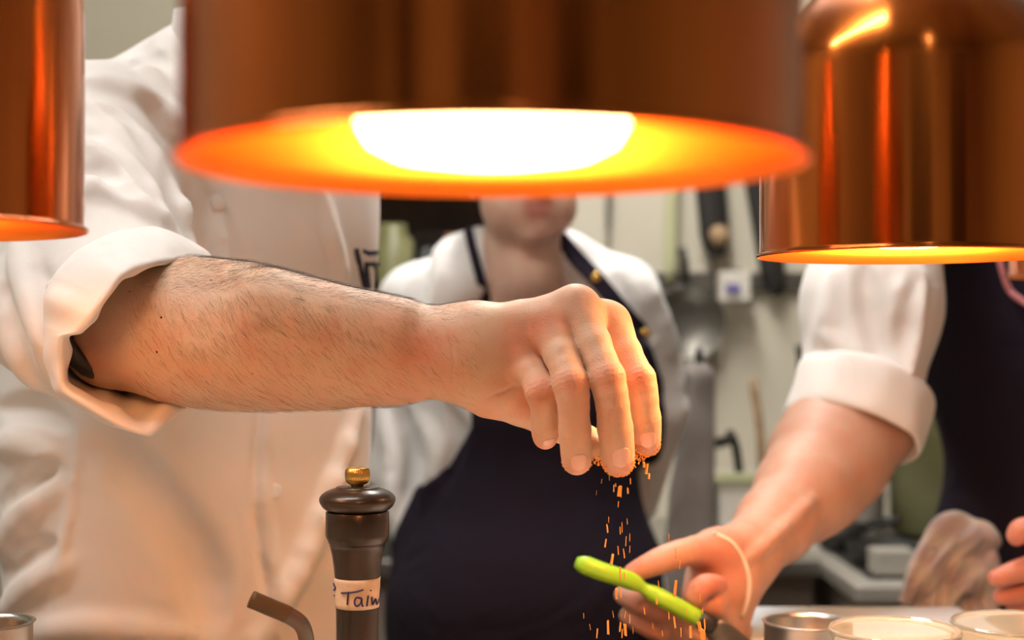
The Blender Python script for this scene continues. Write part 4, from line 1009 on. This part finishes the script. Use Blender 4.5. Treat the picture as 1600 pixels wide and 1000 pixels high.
# ------------------------------------------------------------------ tea towel tucked at the apron
TP = lambda x, y, d=1.72: P(x, y, d)
TW = Field(P(1390, 1010, 1.72)-[.02, .08, .02], P(1590, 780, 1.72)+[.02, .08, .02], .0024)
for pl, r in (([(1496, 812), (1458, 838), (1432, 885), (1414, 935)], .013), ([(1510, 818), (1475, 850), (1448, 900), (1424, 950)], .013), ([(1525, 828), (1492, 862), (1466, 908), (1436, 948)], .012), ([(1545, 838), (1510, 872), (1484, 912), (1452, 940)], .012),
              ([(1552, 848), (1528, 882), (1502, 910), (1475, 930)], .010), ([(1496, 812), (1525, 820), (1552, 846)], .010), ([(1500, 890), (1488, 950), (1482, 1005)], .017), ([(1474, 920), (1464, 970), (1458, 1005)], .013), ([(1520, 880), (1520, 950), (1522, 1005)], .015), ([(1545, 870), (1550, 950), (1553, 1005)], .012)):
    q = spline([TP(*p) for p in pl], 14); q[:, 1] += np.sin(np.linspace(0, 5, 14)+pl[0][0])*.010-.004*np.sin(np.linspace(0, math.pi, 14))
    for i in range(13): TW.cone(q[i], q[i+1], r*(.85+.15*math.sin(i*.9)), r*(.85+.15*math.sin(i*.9+.9)), .0025)
TW.noise(.0006, 60, seed=4)
for pl, r in (([(1500, 825), (1462, 858), (1435, 905)], .006), ([(1520, 845), (1480, 880), (1450, 925)], .006), ([(1535, 860), (1500, 905), (1478, 940)], .006), ([(1508, 930), (1506, 1000)], .009), ([(1488, 826), (1450, 866), (1424, 925)], .004), ([(1545, 858), (1520, 890), (1470, 945)], .008), ([(1480, 905), (1472, 960)], .007)): TW.fold(pl, r, .004, 's', .75, 1.5, 1.9)
V, Q = surface(TW); tw = fast_mesh('tea_towel', relax(V, Q, 2), Q, 'towel', None); tag(tw, 'crumpled grey lilac tea towel tucked into the dark apron', 'towel')
# towel checks
nt = M['towel'].node_tree; b = nt.nodes['Principled BSDF']; wv_ = nt.nodes.new('ShaderNodeTexWave'); wv_.inputs['Scale'].default_value = 9; wv_.inputs['Distortion'].default_value = 3; wv_.bands_direction = 'DIAGONAL'
mx = nt.nodes.new('ShaderNodeMix'); mx.data_type = 'RGBA'; mx.inputs[6].default_value = (.66, .60, .66, 1); mx.inputs[7].default_value = (.84, .82, .80, 1)
nt.links.new(nt.nodes['Texture Coordinate'].outputs['Object'], wv_.inputs[0]); nt.links.new(wv_.outputs['Fac'], mx.inputs[0]); nt.links.new(mx.outputs[2], b.inputs['Base Color'])

# ------------------------------------------------------------------ green handled tool in his hand
t = empty('scraper', P(1000, 915, 1.285), 'lime green handled kitchen tool held in the lower hand', 'kitchen tool')
q = spline([P(900, 878, 1.270), P(940, 893, 1.272), P(985, 908, 1.280), P(1010, 922, 1.284), P(1040, 938, 1.282), P(1095, 968, 1.284)], 26)
u = np.linspace(0, 1, 26); tube('grip', q, .0092*(1-.34*np.exp(-((u-.56)/.09)**2))*np.minimum(1, .55+u*8)*(1-.1*u)*.92, 'green', t, 20, .8)
tube('ferrule', [q[-1]+(q[-1]-q[-2])*s for s in (-.4, .3, 1, 1.9)], [.0075, .0088, .0088, .007], 'black', t, 20, .8)
tube('blade', spline([q[-1]+(q[-1]-q[-2])*1.5, P(1120, 985, 1.285), P(1160, 1020, 1.29)], 8), [.006, .008, .010, .011, .012, .013, .013, .013], 'dark_steel', t, 16, .3)

# ------------------------------------------------------------------ pepper mill
K = 1/FPX; mx_, md = 558.5, 1.0; mb = P(mx_, 740, md)
def mh(y): return P(mx_, y, md)[2]-ZC
t = empty('pepper_mill', (mb[0], mb[1], ZC), 'tall dark wooden pepper mill with gold knob and handwritten tape', 'pepper mill')
prof_body = [(0, 0), (52, 0), (54, .003), (54, .014), (50, .020), (47, .024), (45, .045)]
pb = [(r*K, h) for r, h in prof_body]+[(r*K, mh(y)) for y, r in ((1080, 40), (1040, 34.5), (1000, 32.8), (960, 33), (930, 33.8), (905, 35), (885, 36.8), (868, 39.2), (856, 42), (848, 44), (848, 44.01), (846.8, 45.2), (846.6, 45.6), (844, 46), (843.8, 46.1), (842, 47.2), (838, 49), (834, 49.4), (815, 49.6), (800, 49.3), (798.5, 48.5), (798, 46), (798, 0))]
lathe('mill_body', pb, t.location, 'wood_dark', t, 96)
lathe('mill_cap', [(0, mh(797.8)), (46*K, mh(797.6)), (47*K, mh(796.5)), (51*K, mh(795)), (55*K, mh(791)), (58*K, mh(786)), (59.6*K, mh(781.5)), (59*K, mh(777)), (56*K, mh(772.5)), (50*K, mh(768)), (42*K, mh(764.5)), (34*K, mh(762.3)), (33.5*K, mh(761)), (32*K, mh(760.3)), (14*K, mh(759.5)), (0, mh(759.5))], t.location, 'wood_dark', t, 96)
# ribbed gold knob
V = []; Fc = []; seg = 108
pr = [(0, 759.6), (9.5, 759.4), (10.5, 757.6), (10.5, 757), (15, 755), (17.6, 751), (18.6, 745), (18.6, 738), (17.8, 733.5), (16, 731), (13, 730), (11, 731), (0, 731.4)]
for i, (r, y) in enumerate(pr):
    for j in range(seg):
        rr = r*(1+(.045*math.cos(36*2*math.pi*j/seg) if 4 <= i <= 8 else 0)); V.append((mb[0]+rr*K*math.cos(2*math.pi*j/seg), mb[1]+rr*K*math.sin(2*math.pi*j/seg), ZC+mh(y)))
Fc = [(i*seg+j, i*seg+(j+1) % seg, (i+1)*seg+(j+1) % seg, (i+1)*seg+j) for i in range(len(pr)-1) for j in range(seg)]
mesh_obj('knob', V, Fc, 'gold', t)
# tape with handwriting
def rad_at(y): return np.interp(-y, [-1000, -960, -930, -905, -885], [32.8, 33, 33.8, 35, 36.8])*K
V = []; Fc = []; A = np.linspace(math.radians(-205), math.radians(24), 60)
ys = np.linspace(901, 947, 8)
for y in ys:
    for a in A: r = rad_at(y)+.0004; V.append((mb[0]+r*math.cos(a), mb[1]+r*math.sin(a), ZC+mh(y+1.5*math.sin(a)*0)))
Fc = [(i*60+j, i*60+j+1, (i+1)*60+j+1, (i+1)*60+j) for i in range(7) for j in range(59)]
tp = mesh_obj('tape_label', V, Fc, 'tape', t); sd = tp.modifiers.new('thickness', 'SOLIDIFY'); sd.thickness = .0004; sd.offset = 1
strokes = [[(538, 921), (560, 918), (571, 915)], [(549, 918), (548, 928), (547, 938)], [(568, 928), (561, 927), (558, 934), (561, 940), (567, 936), (569, 928), (569, 937), (571, 941)], [(578, 925), (577, 933), (576, 941)], [(581, 917), (581.5, 918)],
           [(583, 928), (584, 940), (588, 932), (590, 941), (594, 930), (597, 920)], [(519, 913), (524, 911), (528, 915), (525, 920), (518, 924)], [(519, 931), (524, 930)], [(606, 931), (606, 940)]]
Vs = []; Fs = []
for st in strokes:
    pts_ = []
    for x, y in spline(np.array(st, float), max(6, len(st)*4)):
        aa = (x-558.5)/34.5; aa = math.asin(max(-.999, min(.999, aa))) if abs(aa) < 1 else math.copysign(math.pi/2+abs(aa)-1, aa)
        r = rad_at(y)+.00085; pts_.append((mb[0]+r*math.sin(aa), mb[1]-r*math.cos(aa), ZC+mh(y)))
    v, f = tube_data(pts_, .00062, 8, True, 1); o_ = len(Vs); Vs += list(v); Fs += [tuple(k+o_ for k in q_) for q_ in f]
mesh_obj('handwriting', Vs, Fs, 'ink', tp)

# ------------------------------------------------------------------ things on the counter at the lower edge
t = empty('tongs', P(470, 1000, .95), 'dark bent metal handle with brass end rising at the lower left of the pepper mill', 'kitchen tool')
q = spline([P(392, 936, .93), P(425, 950, .935), P(450, 961, .94), P(472, 978, .945), P(480, 1010, .95), P(482, 1060, .955), P(486, 1150, .965)], 40)
tube('shaft', q[12:], .0056, 'dark_steel', t, 14, .6); tube('brass_end', q[:14], .0058, M['tape'] if False else 'bronze' if 'bronze' in M else 'brass', t, 14, .6)
def steel_pan(px, py, d, r, h, label, mm='steel', name='saucepan'):
    c = P(px, py, d); t = empty(name, (c[0], c[1], ZC), label, 'pot')
    lathe('pan_body', [(0, 0), (r*.96, 0), (r, .004), (r, h-.002), (r+.002, h), (r-.0015, h), (r-.0025, h-.004), (r-.003, .006), (0, .006)], t.location, mm, t, 96); return t, c
z_ = lambda py, d: P(800, py, d)[2]-ZC
steel_pan(1262, 980, 1.22, .037, z_(970, 1.22), 'small open steel pot at the lower right beside the glass bowls')
def glass_bowl(px, d, r, py, label):
    h = z_(py, d); c = P(px, py, d); t = tag(lathe('glass_bowl', [(0, 0), (r*.5, 0), (r*.62, .004), (r*.93, h*.6), (r*.99, h-.006), (r*1.02, h-.001), (r*1.0, h+.0015), (r*.965, h-.003), (r*.90, h*.6), (r*.58, .009), (0, .007)], (c[0], c[1], ZC), 'glass', None, 96, local=True), label, 'bowl', 'glass bowls on the counter'); return t
glass_bowl(1398, 1.08, .0485, 984, 'clear glass bowl in the lower right corner, next to the small steel pot')
glass_bowl(1590, 1.16, .052, 974, 'clear glass bowl cut by the right edge at the bottom corner')
c = P(1350, 980, 1.50); tag(box('white_tray', (c[0]-.16, 1.40, ZC), (c[0]+.12, 1.57, ZC+.014), 'ceramic', None, .004), 'white tray lying behind the small steel pot', 'tray')
c = P(-18, 1010, .92); t, _ = steel_pan(-22, 1000, .95, .030, z_(972, .95), 'steel pot cut by the lower left corner')
c = P(1010, 1100, 1.02)
tag(lathe('dinner_plate', [(0, 0), (.07, 0), (.075, .004), (.12, .014), (.124, .017), (.12, .018), (.075, .009), (0, .006)], (c[0], c[1], ZC), 'ceramic', None, 96, local=True), 'white plate on the counter below the falling spice', 'plate')
c = P(1010, 1100, 1.02); t = c

# ------------------------------------------------------------------ falling spice
base = []
for k in range(6):
    bm = bmesh.new(); bmesh.ops.create_cube(bm, size=1.5); bmesh.ops.subdivide_edges(bm, edges=bm.edges[:], cuts=1)
    g = random.Random(k)
    for v in bm.verts: v.co = Vector((v.co.x*.62*g.uniform(.7, 1.2)+.25*v.co.z*g.uniform(-.2, .4), v.co.y*.5*g.uniform(.7, 1.2), v.co.z*1.1*g.uniform(.8, 1.2)))
    me = bpy.data.meshes.new('spice_flake'); bm.to_mesh(me); bm.free(); me.materials.append(M['spice']); base.append(me)
flk = [(968, 768, 6, 9), (985, 752, 2.6, 5), (981, 767, 2.2, 5), (959, 763, 1.6, 6), (1010, 733, 5, 9), (1014, 744, 3, 5), (1006, 726, 3, 5), (966, 788, 1.2, 5), (949, 826, 1.8, 7), (972, 824, 1.6, 8), (980, 815, 1.1, 5), (969, 829, 1.2, 6),
       (946, 849, 2.2, 7), (978, 846, 2.0, 8), (984, 840, 1.2, 6), (966, 860, 1.8, 7), (975, 865, 1.5, 8), (984, 858, 1.1, 6), (956, 874, 4.2, 9), (1045, 840, 1.4, 6), (969, 896, 2.4, 11), (976, 900, 1.6, 6), (1056, 865, 1.2, 8), (1062, 882, 1.6, 8), (1081, 870, 1.0, 6),
       (963, 928, 4.8, 9), (970, 926, 2.2, 9), (1029, 912, 1.3, 5), (1055, 920, 4.2, 14), (1085, 916, 1.1, 5), (1094, 935, 1.4, 8), (1026, 940, 2.4, 5), (1007, 955, 1.3, 6), (984, 967, 1.2, 7), (1045, 962, 1.4, 7), (1054, 972, 2.6, 10), (950, 981, 3.2, 12), (933, 990, 1.7, 8),
       (969, 980, 2.0, 8), (977, 984, 3.6, 10), (972, 990, 1.6, 8), (1079, 987, 3.6, 10), (1093, 979, 5.0, 8), (1101, 976, 2.2, 9), (1098, 992, 6.5, 9), (912, 962, .9, 4), (958, 960, 1.0, 6), (1064, 988, 1.4, 8), (1035, 990, 1.0, 5), (1098, 955, 1.0, 6), (1003, 884, .8, 5),
       (951, 812, .8, 5), (932, 770, .8, 4), (977, 960, 1.0, 7), (922, 980, .8, 5), (989, 985, .9, 6), (1020, 978, .8, 5), (1072, 955, .9, 5), (940, 752, 1.0, 4), (952, 747, 1.0, 4), (962, 758, 1.2, 3)]
for k, (x, y, w, h) in enumerate(flk):
    o = bpy.data.objects.new('spice_flake', base[k % 6]); d = .985+random.uniform(-.03, .03)+.02*(y > 850); c = P(x, y, d)
    o.location = tuple(c); o.scale = (w*K*1.1, w*K*.8, h*K*1.05); o.rotation_euler = (random.uniform(-.1, .1), random.uniform(-.12, .12)+.06, random.uniform(0, 3))
    COL.objects.link(o); tag(o, 'small orange spice flake falling through the air below the fingertips', 'spice flake', 'spice flakes falling from the fingers')
# spice stuck to the fingertips: too fine to count
V = []; Fc = []; ico = bmesh.new(); bmesh.ops.create_icosphere(ico, subdivisions=1, radius=1); iv = np.array([v.co[:] for v in ico.verts]); ifc = [[v.index for v in f.verts] for f in ico.faces]; ico.free()
def crumbs(c, r, n, lo=-1.0, hi=-.1, s=.00055):
    for _ in range(n):
        z = rng.uniform(lo, hi); a = rng.uniform(0, 2*math.pi); q = math.sqrt(max(0, 1-z*z)); p = np.array([q*math.cos(a), q*math.sin(a), z])*(r*rng.uniform(.97, 1.05))+c
        if hi < .9 and p[1] < c[1]-.25*r and p[2] > c[2]-.80*r and abs(p[0]-c[0]) < r*.72: continue
        o_ = len(V); sc = s*rng.uniform(.4, 1.4, 3); V.extend(list(iv*sc+p)); Fc.extend([tuple(k+o_ for k in f) for f in ifc])
for k, n, lo, hi in (('ring', 50, -.7, .1), ('middle', 420, -1, .1), ('index', 460, -1, .35)):
    c, r = JT[k][0][3], JT[k][1][3]; crumbs(c, r, n, lo, hi)
for k in ('middle', 'index'): crumbs(JT[k][0][3]+[-.004 if k == 'index' else .004, 0, .002], JT[k][1][3]*.98, 90, -1, .3)
crumbs(P(940, 712, 1.0), .007, 120, -1, 1, .0009); crumbs(P(1000, 706, .99), .006, 90, -1, 1, .0008)
o = mesh_obj('spice_crust', V, Fc, 'spice', None, False); tag(o, 'fine orange spice crusted on the fingertips', 'spice', kind='stuff')
